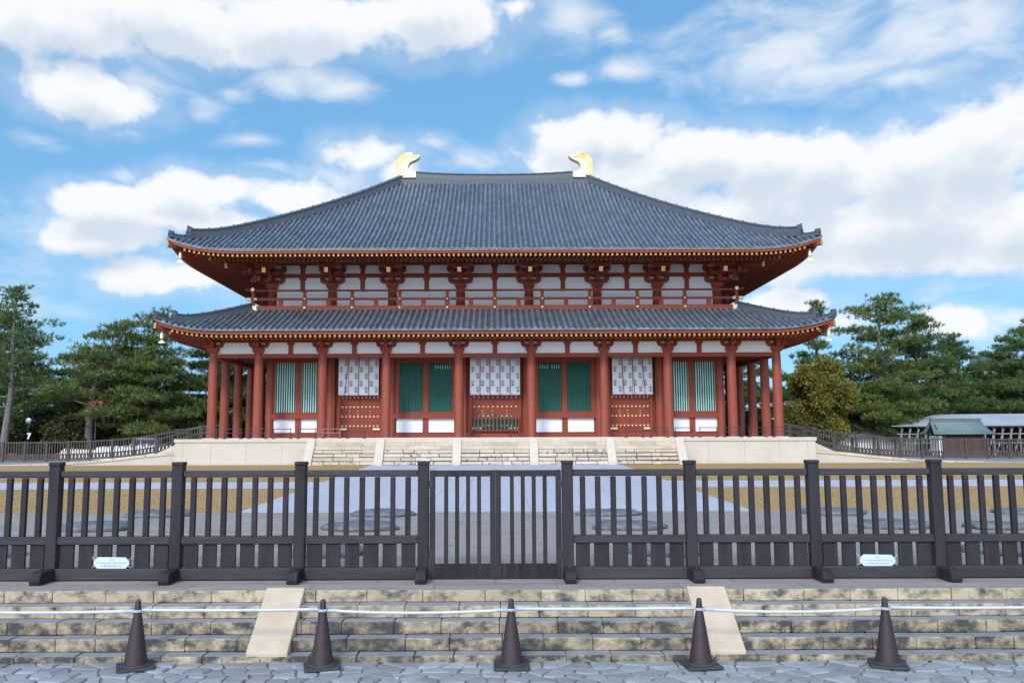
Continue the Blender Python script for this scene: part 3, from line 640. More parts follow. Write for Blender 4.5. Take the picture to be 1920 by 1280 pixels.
def window(cx, hw, post, slats, outer):
    y = YW + .06
    b = MB(); b.box(cx-hw-.28, cx-hw, y-.14, y+.06, 4.28, 8.05); b.box(cx+hw, cx+hw+.28, y-.14, y+.06, 4.28, 8.05); b.box(cx-post, cx+post, y-.13, y+.06, 4.28, 8.05)
    b.box(cx-hw-.28, cx+hw+.28, y-.15, y+.06, 7.7, 8.08); b.box(cx-hw-.3, cx+hw+.3, y-.12, y+.06, 4.18, 4.32)
    w = b.build('window', RED, hall, bevel=.01)
    for s_ in (-1, 1):
        a, c = sorted((cx + s_*post, cx + s_*hw))
        MB().box(a, c, y-.035, y+.055, 4.3, 8.0).build('backing', PALE if outer else GREEND, w)
        if not outer and (cx < 0) == (s_ > 0) or (not outer and s_*cx < 0):
            pass
        b = MB(); sp = (c-a)/slats; hw_ = sp*(.33 if outer else .42)
        for k in range(slats):
            xx = a + sp*(k+.5); b.prism([(xx-hw_, y-.03), (xx-hw_*.4, y-.075), (xx+hw_*.4, y-.075), (xx+hw_, y-.03)], 'z', 4.3, 8.0)
        b.build('slat', GREEN, w)
    if not outer:      # small pale strips between the slats near the top
        b = MB(); s_ = 1 if cx < 0 else -1; a, c = sorted((cx + s_*post, cx + s_*hw)); sp = (c-a)/slats
        rng = range(3, slats+1) if cx < 0 else range(0, slats-0)
        for k in rng:
            if cx > 0 and k == 5: continue
            b.box(a+sp*k-.018, a+sp*k+.018, y-.06, y-.05, 7.25, 7.5)
        b.build('pale_strip', PALE, w)
    # sill beam, white panels below
    bb = MB(); bb.box(cx-2.2 if not outer else cx-1.95, cx+2.2 if not outer else cx+1.95, YW-.22, YW+.12, 3.86, 4.19); bb.build('sill_beam', RED, w, bevel=.01)
    for s_ in (-1, 1):
        a, c = sorted((cx + s_*(post), cx + s_*(hw+.2))); MB().box(a, c, YW+.02, YW+.13, 2.93, 3.86).build('lower_panel', WHITE, w)
    MB().box(cx-post, cx+post, YW-.08, YW+.13, 2.86, 3.86).build('mullion', RED, w)
window(-4.74, 1.79, .19, 10, False); window(4.74, 1.79, .19, 10, False)
window(-13.42, 1.62, .19, 9, True); window(13.42, 1.62, .19, 9, True)
def door(cx, hw, centre):
    y = YW - .02
    b = MB(); b.box(cx-hw, cx-.006, y, y+.12, 3.0, 8.05); b.box(cx+.006, cx+hw, y, y+.12, 3.0, 8.05); d = b.build('door', RED, hall)
    b = MB()
    for s_ in (-1, 1):
        x0, x1 = sorted((cx+s_*hw, cx+s_*(hw+.22))); b.box(x0, x1, y-.10, y+.13, 2.86, 8.05)
        x0, x1 = sorted((cx+s_*(hw+.42), cx+s_*(hw+.60))); b.box(x0, x1, y-.16, y+.13, 2.6, 8.05)
    b.box(cx-hw-.22, cx+hw+.22, y-.2, y+.13, 2.6, 2.95); b.box(cx-hw-.0, cx+hw, y-.12, y+.1, 2.95, 3.01)
    b.build('door_frame', RED, d, bevel=.01)
    def rivet(bb, x, z, k=1): bb.tube([(x, y+.01, z), (x, y-.05*k, z), (x, y-.075*k, z)], [.068*k, .06*k, .02*k], 10)
    rest = MB(); first = None
    for ri, z in enumerate((3.37, 4.01, 4.66, 5.32)):
        for k in range(10):
            x = cx - hw*.92 + 2*hw*.92*k/9
            if ri == 3 and not centre: rivet(rest, x, z); continue
            if first is None: bb = MB(); rivet(bb, x, z); first = bb.build('rivet', GOLDL, d, smooth=True); fx, fz = x, z
            else: shift(first, (x-fx, 0, z-fz))
    for x in (-hw*.55, -hw*.12, hw*.52):
        for z in (4.16, 4.38): rivet(rest, cx+x, z, .55)
    rest.build('rivets', GOLDL, d, smooth=True, kind='stuff')
    for s_ in (-1, 1):
        b = MB()
        if centre:
            for u in (.02, .36): x0, x1 = sorted((cx+s_*(hw+.02-u), cx+s_*(hw-.28-u))); b.box(x0, x1, y-.13, y-.02, 3.13, 3.27)
        else: x0, x1 = sorted((cx+s_*(hw+.05), cx+s_*(hw-.42))); b.box(x0, x1, y-.13, y-.02, 3.08, 3.24)
        b.build('hinge_plate', GOLDL, d, bevel=.02)
    return d
door(-9.2, 1.31, False); dc = door(0.0, 1.55, True); door(9.2, 1.31, False)
b = MB(); yb = YW - .42
b.box(-1.58, 1.58, yb-.04, yb+.04, 3.86, 3.92); b.box(-1.6, 1.6, yb-.05, yb+.05, 3.0, 3.07)
for s_ in (-1, 1): b.box(s_*1.6-.03, s_*1.6+.03, yb-.04, yb+.04, 2.6, 3.92)
b.box(-.95, .95, yb-.5, yb+.1, 2.58, 2.84); br = b.build('barrier', RED, hall, bevel=.01)
b = MB()
for k in range(12): x = -1.40 + 2.8*k/11; b.box(x-.055, x+.055, yb-.03, yb+.03, 3.07, 4.08)
b.build('barrier_picket', GREEN, br)

# curtains hung in front of the doors
def curtain(cx, x0, x1, n, label, slant):
    y = YW - .55; zt, zb = 8.0, 5.44
    t = thing('temple_curtain', label, 'curtain', (cx, y, zt), 'white crested curtains above the temple doors')
    w = (x1-x0)/n
    for i in range(n):
        a = x0 + i*w; b = MB(); K = 10; vs = []
        for j in range(9):
            for k in range(K+1):
                u = k/K; z = zt + (zb-zt)*j/8; vs.append((a + .008 + (w-.016)*u, y + .014*math.sin(u*6.3 + i*1.7)*(j/8) + .02*math.sin(i*2.1)*(j/8), z + .008*math.sin(u*3.1+i)*(j/8)))
        b.add(vs, [(j*(K+1)+k, j*(K+1)+k+1, (j+1)*(K+1)+k+1, (j+1)*(K+1)+k) for j in range(8) for k in range(K)])
        o = b.build('curtain_strip', CLOTH, t, smooth='all', fix=False); sd_ = o.modifiers.new('cloth', 'SOLIDIFY'); sd_.thickness = .008; sd_.offset = 1
        # woven crests: a ring of petals over a three-lobed leaf
        def crest(ex, ez):
            e = MB(); yy = y - .062
            def ring_(cx_, cz_, r1, r2, sx_, sz_, nn=14):
                vv = []; 
                for k in range(nn):
                    tt = 2*math.pi*k/nn; vv += [(cx_+r1*sx_*math.cos(tt), yy, cz_+r1*sz_*math.sin(tt)), (cx_+r2*sx_*math.cos(tt), yy, cz_+r2*sz_*math.sin(tt))]
                e.add(vv, [(2*k, 2*((k+1) % nn), 2*((k+1) % nn)+1, 2*k+1) for k in range(nn)])
            ring_(ex, ez+.1, .075, .095, 1, 1.25); ring_(ex, ez+.1, .025, .045, 1, 1.3)
            for s2 in (-1, 0, 1): ring_(ex+s2*.062, ez-.095-.02*(s2 == 0), .001, .042, 1, .8, 9)
            e.box(ex-.01, ex+.01, yy-.001, yy, ez-.1, ez+.0); ring_(ex, ez-.165, .001, .02, 1.4, .6, 8)
            e.build('crest_print', INK, o, fix=False)
        for z in (7.15, 6.2): crest(a + w*.26, z)
        for z in (7.6, 6.7, 5.78): crest(a + w*.76, z)
    for i in range(n-1):
        xx = x0 + (i+1)*w; dx = slant[i]
        b = MB(); b.tube([(xx, y-.02, zt), (xx+dx*.35, y-.075 if dx else y-.03, (zt+zb)/2), (xx+dx, y-.085 if dx else y-.03, zb-.03)], .02, 6); b.build('cord', CORD, t)
    MB().box(x0-.01, x1+.01, y+.03, y+.045, zb-.07, zb+.02).build('hem', CORD, t)
curtain(-9.16, -10.62, -7.88, 4, 'white crested curtain of four strips over the left door, first cord slanting left', [-.28, 0, 0, 0])
curtain(0.0, -1.70, 1.70, 5, 'white crested curtain of five strips over the central door', [0]*4)
curtain(9.30, 7.95, 10.68, 4, 'white crested curtain of four strips over the right door, cords slanting right', [.09, .14, .17, 0])

# upper storey
b = MB(); b.box(-UX, UX, YW, YW+.2, 11.0, 14.9); b.box(-UX, UX, YC+UY-.2, YC+UY, 11.0, 14.9)
for s_ in (-1, 1): b.box(s_*UX-.1, s_*UX+.1, YW+.2, YC+UY-.2, 11.0, 14.9)
b.build('upper_wall', WHITE, hall)
ux = colx[1:9]
def ucol(x, y): MB().lathe(x, y, [(11.0, .315), (12.84, .30)], 20).build('upper_column', RED, hall, smooth=True)
def arm_x(b, x, y, L, z0, z1, hw=.12):
    b.prism([(x-L, z1), (x-L, z0+.2), (x-L*.88, z0+.08), (x-L*.66, z0), (x+L*.66, z0), (x+L*.88, z0+.08), (x+L, z0+.2), (x+L, z1)], 'y', y-hw, y+hw)
def blk(b, x, y, z, w=.17, h=.15):
    b.taper(x, y, z, z+h*.5, w*.7, w*.7, w, w); b.box(x-w, x+w, y-w, y+w, z+h*.5, z+h)
def bracket_up(x, corner=0):
    y = YW; b = MB()
    b.taper(x, y, 12.80, 12.98, .30, .30, .40, .40); b.box(x-.40, x+.40, y-.40, y+.30, 12.98, 13.16)
    arm_x(b, x, y-.02, .86, 13.16, 13.46); 
    for u in (-.70, .70): blk(b, x+u, y-.02, 13.46)
    blk(b, x, y-.02, 13.46)
    # arms stepping forward
    b.prism([(y+.1, 13.16), (y-.55, 13.16), (y-.85, 13.24), (y-.98, 13.36), (y-.98, 13.46), (y+.1, 13.46)], 'x', x-.125, x+.125)
    blk(b, x, y-.80, 13.46); arm_x(b, x, y-.80, .70, 13.62, 13.86)
    for u in (-.56, .56): blk(b, x+u, y-.80, 13.86, .15, .13)
    b.prism([(y+.1, 13.62), (y-1.3, 13.62), (y-1.55, 13.68), (y-1.66, 13.8), (y-1.66, 13.88), (y+.1, 13.88)], 'x', x-.127, x+.127)
    arm_x(b, x, y-.02, .95, 13.90, 14.22)
    for u in (-.78, .78): blk(b, x+u, y-.02, 14.22, .17, .16)
    # the last cross arm under the eave purlin
    blk(b, x, y-1.85, 13.92, .15, .12); arm_x(b, x, y-1.85, .86, 14.02, 14.24)
    for u in (-.70, 0, .70): blk(b, x+u, y-1.85, 14.24, .15, .12)
    o = b.build('bracket_set', RED, hall, bevel=.01)
    MB().bar((x, y+.1, 14.52), (x, y-2.45, 13.70), .25, .33, 0, 1).build('tail_rafter', [RED, GOLD], o)
    return o
for x in ux: ucol(x, YW); bracket_up(x)
for y in (YW+4.3, YW+8.55, YW+12.8, YC+UY):
    for s_ in (-1, 1): ucol(s_*UX, y)
b = MB()
b.box(-UX-.2, UX+.2, YW-.10, YW+.02, 13.60, 13.88); b.box(-UX-.3, UX+.3, YW-.11, YW+.02, 14.48, 14.86); b.build('wall_beam', RED, hall)
MB().box(-UX-2.2, UX+2.2, YW-1.99, YW-1.72, 14.36, 14.66).build('eave_purlin', RED, hall)
for s_ in (-1, 1): 
    a, c = sorted((s_*(UX+1.72), s_*(UX+1.99))); MB().box(a, c, YW-2.2, YC+UY+2.2, 14.355, 14.655).build('eave_purlin', RED, hall)
    a, c = sorted((s_*(UX+.0), s_*(UX+.11))); b = MB(); b.box(a, c, YW, YC+UY, 13.6, 13.88); b.box(a, c, YW, YC+UY, 14.48, 14.86); b.build('wall_beam', RED, hall)
for i in range(7):
    xc = (ux[i] + ux[i+1])/2; b = MB()
    for z0, z1 in ((12.62, 13.6), (13.88, 14.48)):
        b.prism([(xc-.155, z0), (xc+.155, z0), (xc+.155, z1-.22), (xc+.25, z1-.1), (xc+.25, z1), (xc-.25, z1), (xc-.25, z1-.1), (xc-.155, z1-.22)], 'y', YW-.085, YW-.003)
    b.build('strut', RED, hall)
# corner brackets: diagonal arms stepping out to the corner with gilt ends
for sx_ in (-1, 1):
    dg = Vector((sx_, -1, 0)).normalized(); c0 = Vector((sx_*UX, YW, 0)); b = MB()
    def dp(r, z): return c0 + dg*r + Vector((0, 0, z))
    b.bar(dp(0, 13.33), dp(1.35, 13.33), .26, .34); b.bar(dp(0, 13.78), dp(2.2, 13.78), .26, .30)
    b.bar(dp(1.0, 13.55), dp(1.45, 13.55), .42, .2)
    for z, r in ((13.33, 0.9), (13.8, 1.6)):
        for ax in (Vector((sx_, 0, 0)), Vector((0, -1, 0))):
            p = dp(r, z); b.bar(p - ax*.7, p + ax*.7, .24, .28)
    o = b.build('bracket_set', RED, hall, bevel=.01)
    MB().bar(dp(0, 14.75), dp(3.55, 13.98), .27, .34, 0, 1).build('tail_rafter', [RED, GOLD], o)
    MB().bar(dp(0, 14.9), dp(4.7, 14.34), .27, .36, 0, 1).build('tail_rafter', [RED, GOLD], o)
# balcony
bal = MB(); YB = YW - 1.2; BXx = UX + 1.0; BY = UY + 1.2
bal.box(-BXx, BXx, YB-.08, YB+.08, 11.14, 11.46); bal.box(-BXx, BXx, YC+BY-.08, YC+BY+.08, 11.14, 11.46)
for s_ in (-1, 1): bal.box(s_*BXx-.08, s_*BXx+.08, YB+.08, YC+BY-.08, 11.14, 11.46)
bal.box(-BXx+.08, BXx-.08, YB+.08, YW, 11.2, 11.28)
bo = bal.build('balcony', RED, hall, bevel=.01)
b = MB(); b.box(-BXx-.45, BXx+.45, YB-.055, YB+.055, 11.84, 12.0)
for s_ in (-1, 1): b.box(s_*BXx-.055, s_*BXx+.055, YB-.45, YC+BY, 11.845, 11.995)
b.build('mid_rail', RED, bo); b = MB()
b.tube([(-BXx-.55, YB, 12.58), (-BXx-.2, YB, 12.53), (-BXx+.4, YB, 12.50), (BXx-.4, YB, 12.50), (BXx+.2, YB, 12.53), (BXx+.55, YB, 12.58)], .075, 12)
for s_ in (-1, 1): b.tube([(s_*BXx, YB-.1, 12.56), (s_*BXx, YB+.2, 12.52), (s_*BXx, YC+BY, 12.50)], .07, 12)
b.build('top_rail', RED, bo, smooth=True)
for k in range(-4, 5):
    x = 3.22*k; b = MB(); b.box(x-.15, x+.15, YB-.06, YB+.06, 11.46, 11.84); b.prism([(x-.15, 12.0), (x+.15, 12.0), (x+.09, 12.2), (x+.13, 12.43), (x-.13, 12.43), (x-.09, 12.2)], 'y', YB-.06, YB+.06)
    p = b.build('baluster', RED, bo)
    b = MB()
    for z, yy in ((11.33, YB-.08), (11.93, YB-.06)): b.tube([(x, yy+.01, z), (x, yy-.03, z), (x, yy-.045, z)], [.07, .065, .03], 10)
    b.build('stud', GOLD, p, smooth=True)
    if k < 4: x += 1.61; MB().box(x-.145, x+.145, YB-.06, YB+.06, 11.46, 11.84).build('short_baluster', RED, bo)
for s_ in (-1, 1):
    x = s_*14.5; MB().box(x-.145, x+.145, YB-.06, YB+.06, 11.46, 11.84).build('short_baluster', RED, bo)
    x = s_*BXx; b = MB(); b.box(x-.11, x+.11, YB-.11, YB+.11, 11.1, 11.84); b.box(x-.09, x+.09, YB-.09, YB+.09, 12.0, 12.48); p = b.build('corner_post', RED, bo)
    b = MB(); 
    for z0, z1 in ((11.14, 11.47), (11.83, 12.01)): a, c = sorted((x - s_*.28, x + s_*.42)); b.box(a, c, YB-.125, YB+.125, z0-.008, z1+.008)
    b.tube([(x, YB-.22, 12.56), (x, YB-.1, 12.56)], .13, 16); b.build('gilt_cap', GOLDL, p, bevel=.02)
    for y in np.arange(YB+2.2, YC+BY, 2.2): MB().box(x-.06, x+.06, y-.14, y+.14, 11.46, 12.45).build('baluster', RED, bo)

# ------------------------------------------------------------------ roofs
def sstep(a): return max(0., min(1., a))
class Roof:
    """hipped roof: eave rectangle EX x EY, top rectangle TX x TY, profile z(t), corners lifted"""
    def __init__(s, EX, EY, TX, TY, ze, zt, a, nn, lift, ll): s.__dict__.update(locals())
    def z(s, t, e, full):
        d = sstep((abs(e) - (full - s.ll))/s.ll)
        return s.ze + (s.zt - s.ze)*(s.a*t + (1-s.a)*t**s.nn) + s.lift*d**3*(1-t)**2
    def pt(s, side, e, t):
        """side 0 front,1 right,2 back,3 left; e along the eave, t up the slope"""
        if side in (0, 2):
            d = s.EY + (s.TY - s.EY)*t; sg = -1 if side == 0 else 1; return Vector((e, YC + sg*d, s.z(t, e, s.EX)))
        d = s.EX + (s.TX - s.EX)*t; sg = 1 if side == 1 else -1; return Vector((sg*d, YC + e, s.z(t, e, s.EY)))
    def full(s, side): return s.EX if side in (0, 2) else s.EY
    def top(s, side): return s.TX if side in (0, 2) else s.TY
    def tmax(s, side, e):
        F, T = s.full(side), s.top(side); return 1. if abs(e) <= T else (F - abs(e))/(F - T)
def roof_tiles(R, name, pitch, seg, hallp):
    b = MB(); b.uv = []
    def addv(vs, uvs, fs, mi=0): b.add(vs, fs, mi); b.uv += uvs
    for side in range(4):
        F = R.full(side); n = int(2*F/pitch); p = 2*F/n; fine = side == 0
        run = (R.EY - R.TY) if side in (0, 2) else (R.EX - R.TX); tiles = run*1.18/.36
        ns = seg if fine else max(6, seg//2)
        # pan surface
        vs, uvs, fs = [], [], []
        M_ = n + 1
        for i in range(M_):
            e = -F + p*i; tm = max(R.tmax(side, e), 0.0)
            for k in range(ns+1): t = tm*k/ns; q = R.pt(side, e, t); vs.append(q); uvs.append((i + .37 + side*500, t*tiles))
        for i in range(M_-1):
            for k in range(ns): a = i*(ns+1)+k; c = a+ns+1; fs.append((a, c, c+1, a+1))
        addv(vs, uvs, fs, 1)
        along = Vector((1, 0, 0)) if side in (0, 2) else Vector((0, 1, 0))
        for i in range(n):
            e = -F + p*(i+.5); tm = R.tmax(side, e)
            if tm*run < .25: continue
            vs, uvs, fs = [], [], []; NP = 6 if fine else 4; r = p*.28
            kk = ns if fine else ns
            for k in range(kk+1):
                t = tm*k/kk; q = R.pt(side, e, t) + Vector((0, 0, .02))
                if k == 0: q += (R.pt(side, e, 0) - R.pt(side, e, .02)).normalized()*.05
                q2 = R.pt(side, e, t + .01) - R.pt(side, e, t); nrm = q2.cross(along).normalized(); nrm = nrm if nrm.z > 0 else -nrm
                for j in range(NP+1):
                    an = math.pi*j/NP; vs.append(q + along*(math.cos(an)*r) + nrm*(math.sin(an)*r*1.35)); uvs.append((i + side*500 + .5 + 200*0, t*tiles + 1000))
            for k in range(kk):
                for j in range(NP): a = k*(NP+1)+j; c = a+NP+1; fs.append((a, a+1, c+1, c))
            fs.append(tuple(range(NP+1)))
            addv(vs, uvs, fs)
            # round eave-end disc, a little larger than the row
            q = R.pt(side, e, 0); out = (R.pt(side, e, 0) - R.pt(side, e, .02)); out.z = 0; out.normalize(); q = q + out*.06 + Vector((0, 0, .015))
            vs = [q + along*(math.cos(2*math.pi*j/10)*r*1.12) + Vector((0, 0, math.sin(2*math.pi*j/10)*r*1.12)) for j in range(10)]
            vs2 = [v - out*.14 for v in vs]
            addv(vs + vs2, [(i+.5, 0)]*20, [tuple(range(10))] + [(j, (j+1) % 10, 10+(j+1) % 10, 10+j) for j in range(10)])
        # drooping pan lip under the discs
        vs, uvs, fs = [], [], []
        for i in range(n+1):
            e = -F + p*i; q = R.pt(side, e, 0); out = (R.pt(side, e, 0) - R.pt(side, e, .02)); out.z = 0; out.normalize()
            vs += [q + out*.03, q + out*.03 - Vector((0, 0, .09))]; uvs += [(i, 0), (i, 0)]
        addv(vs, uvs, [(2*i, 2*i+1, 2*i+3, 2*i+2) for i in range(n)])
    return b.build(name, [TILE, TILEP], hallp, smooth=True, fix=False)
def strip(R, side, layers, name, mt, parent, n=90, inset=0.):
    """sweep a rectangle (d0,d1 inwards; z0,z1 below the eave line) along one eave"""
    b = MB(); F = R.full(side)
    d0, d1, z0, z1 = layers; vs = []
    for i in range(n+1):
        e = (-F + 2*F*i/n)
        for d, z in ((d0, z0), (d1, z0), (d1, z1), (d0, z1)):
            ee = max(-(F-d), min(F-d, e)); q = R.pt(side, e, 0); zz = q.z + z
            if side in (0, 2): sg = -1 if side == 0 else 1; vs.append((ee, YC + sg*(R.EY-d), zz))
            else: sg = 1 if side == 1 else -1; vs.append((sg*(R.EX-d), YC + ee, zz))
    fs = [(4*i+j, 4*i+(j+1) % 4, 4*i+4+(j+1) % 4, 4*i+4+j) for i in range(n) for j in range(4)]
    b.add(vs, fs); return b.build(name, mt, parent)
def ridge_sweep(pts, half, h, name, parent, mt=TILER, cap=True, seg=6):
    """stacked ridge: tapering wall of tiles with a rounded cap row"""
    b = MB(); pts = [Vector(p) for p in pts]; prof = [(-half*1.25, -.12), (-half*1.25, .06), (-half, .10), (-half*.9, h*.72), (-half*1.12, h*.74), (-half*1.12, h*.80), (-half*.6, h*.93), (0, h), (half*.6, h*.93), (half*1.12, h*.80), (half*1.12, h*.74), (half*.9, h*.72), (half, .10), (half*1.25, .06), (half*1.25, -.12)]
    n = len(prof); vs = []
    for i, p in enumerate(pts):
        d = pts[min(i+1, len(pts)-1)] - pts[max(i-1, 0)]; d.z = 0; d.normalize(); r = Vector((-d.y, d.x, 0))
        for u, v in prof: vs.append(p + r*u + Vector((0, 0, v)))
    b.add(vs, [(i*n+j, i*n+(j+1) % n, (i+1)*n+(j+1) % n, (i+1)*n+j) for i in range(len(pts)-1) for j in range(n)] + [tuple(range(n)), tuple(range((len(pts)-1)*n, len(pts)*n))])
    # joints of the cap row
    acc = 0; last = pts[0]
    for i in range(1, len(pts)):
        acc += (pts[i]-last).length; last = pts[i]
        if acc > .9: acc = 0; p = pts[i]; b.tube([p + Vector((0, 0, h-.06)), p + Vector((0, 0, h+.045))], .055, 8)
    return b.build(name, mt, parent)
def end_tile(p, d, w, h, parent):
    """upturned ornamental end tile facing d"""
    d = Vector(d); d.z = 0; d.normalize(); r = Vector((-d.y, d.x, 0)); b = MB(); p = Vector(p)
    pr = [(-w, -.12), (w, -.12), (w*1.05, h*.5), (w*.75, h*.82), (w*.3, h*.95), (0, h*1.0), (-w*.3, h*.95), (-w*.75, h*.82), (-w*1.05, h*.5)]
    n = len(pr); b.add([p + r*u + Vector((0, 0, v)) - d*.05 for u, v in pr] + [p + r*u*.93 + Vector((0, 0, v)) + d*.10 for u, v in pr], [(i, (i+1) % n, n+(i+1) % n, n+i) for i in range(n)] + [tuple(range(n)), tuple(range(n, 2*n))])
    b.tube([p + Vector((0, 0, h*.93)) - d*.2, p + Vector((0, 0, h*1.0)), p + d*.14 + Vector((0, 0, h*1.09))], [.08, .08, .06], 10)
    b.tube([p + Vector((0, 0, h*.55)) + d*.09, p + Vector((0, 0, h*.55)) + d*.16], [w*.55, w*.4], 12)
    return b.build('end_tile', TILER, parent)
up = Roof(20.78, 13.82, 7.4, 0.02, 14.50, 23.05, .81, 2.5, .76, 5.2)
lo = Roof(21.18, 14.30, 16.55, 9.73, 9.28, 11.14, .86, 2.2, .72, 5.0)
def full_roof(R, name, seg, pitch, hr, hip_end):
    rf = roof_tiles(R, name, pitch, seg, hall)
    for side in range(4):
        strip(R, side, (-.012, .30, -.10, -.132), 'eave_strip', LEAD if R is up else TILER, rf)
        strip(R, side, (.06, .30, -.145, -.29), 'eave_board', RED, rf)
    for sx_ in (-1, 1):
        for sy_ in (-1, 1):
            pts = []; side = 0 if sy_ < 0 else 2
            for k in range(41):
                t = hip_end + (1 - hip_end)*k/40; e = sx_*(R.EX + (R.TX - R.EX)*t); q = R.pt(side, e, t); q.z += .05 + .11*max(0, 1-(t-hip_end)/.16)**2.2; pts.append(q)
            o = ridge_sweep(pts, .24, hr, 'hip_ridge', rf)
            dv = pts[0] - pts[3]; end_tile(pts[0] + Vector((0, 0, .02)), dv, .27, hr*1.02, o)
            pts2 = []
            for k in range(10):
                t = .012 + (hip_end+.01 - .012)*k/9; e = sx_*(R.EX + (R.TX - R.EX)*t); q = R.pt(side, e, t); q.z += .04 + .08*(1-k/9)**2; pts2.append(q)
            o = ridge_sweep(pts2, .19, .22, 'hip_ridge', rf); end_tile(pts2[0], dv, .2, .28, o)
    return rf
rf_lo = full_roof(lo, 'lower_roof', 10, .385, .50, .19)
rf_up = full_roof(up, 'upper_roof', 34, .337, .60, .075)
# main ridge and gilt finials
pts = []
for k in range(41): x = -6.3 + 12.6*k/40; pts.append((x, YC, 23.02 + .22*(abs(x)/6.3)**2.4))
ridge_sweep(pts, .34, .66, 'main_ridge', rf_up)
MB().box(-7.5, 7.5, YC-.42, YC+.42, 22.7, 23.14).build('ridge_base', TILER, rf_up)
outl = [(405,985),(398,700),(400,560),(418,490),(460,410),(520,345),(590,298),(680,265),(780,256),(890,262),(897,332),(1100,330),(1118,350),(1108,400),(1050,462),(960,515),(880,545),(820,585),(785,640),(772,700),(778,750),(810,805),(860,838),(920,850),(1012,850),(1012,1040),(600,1045),(500,1000)]
inner = [(500,985),(498,700),(502,590),(530,510),(600,430),(690,380),(800,362),(897,352)]
def fin_pt(u, v): return ((720 + u/16 - 928.6)/23.15, 23.321 + (1035 - v)/16/23.15)
for sgn in (-1, 1):
    def q(u, v): x, z = fin_pt(u, v); return (x if sgn < 0 else -x, z)
    body = [q(*p) for p in inner + outl[11:26] + [(560, 1045), (500, 1010)]]
    b = MB(); b.prism(body, 'y', YC-.30, YC+.30); fo = b.build('finial', GOLDL, rf_up, bevel=.09)
    rim = [q(*p) for p in outl[:11]] + [q(*p) for p in reversed(inner)]
    b = MB(); b.prism(rim, 'y', YC-.22, YC+.22)
    b.build('finial_fin', GOLDL, fo, bevel=.02)
    b = MB()                                     # rib along the seam, fins radiating, row of bosses
    ip = [q(*p) for p in inner]; 
    for yy in (YC-.30, YC+.30): b.tube([(x, yy, z) for x, z in ip], .035, 8)
    cen = [(540,985),(535,700),(545,600),(580,520),(640,455),(720,415),(810,398),(900,392),(1000,380)]
    for k in range(len(cen)-1):
        for f in (0, .33, .66):
            u = cen[k][0]*(1-f)+cen[k+1][0]*f; v = cen[k][1]*(1-f)+cen[k+1][1]*f; x, z = q(u+10, v+6)
            for yy, s2 in ((YC-.30, -1), (YC+.30, 1)): b.tube([(x, yy, z), (x, yy+s2*.03, z), (x, yy+s2*.045, z)], [.055, .045, .015], 8)
    op = [q(*p) for p in outl[:10]]
    for k in range(len(op)-1):
        m_ = 6 if k < 2 else 3
        for f in range(m_):
            f /= m_
            x = op[k][0]*(1-f)+op[k+1][0]*f; z = op[k][1]*(1-f)+op[k+1][1]*f
            kk = min(k, len(ip)-2); x2 = ip[kk][0]*(1-f)+ip[kk+1][0]*f; z2 = ip[kk][1]*(1-f)+ip[kk+1][1]*f
            for yy in (YC-.225, YC+.225): b.tube([(x, yy, z), (x2, yy, z2)], .016, 5)
    b.build('finial_ornament', GOLD, fo)
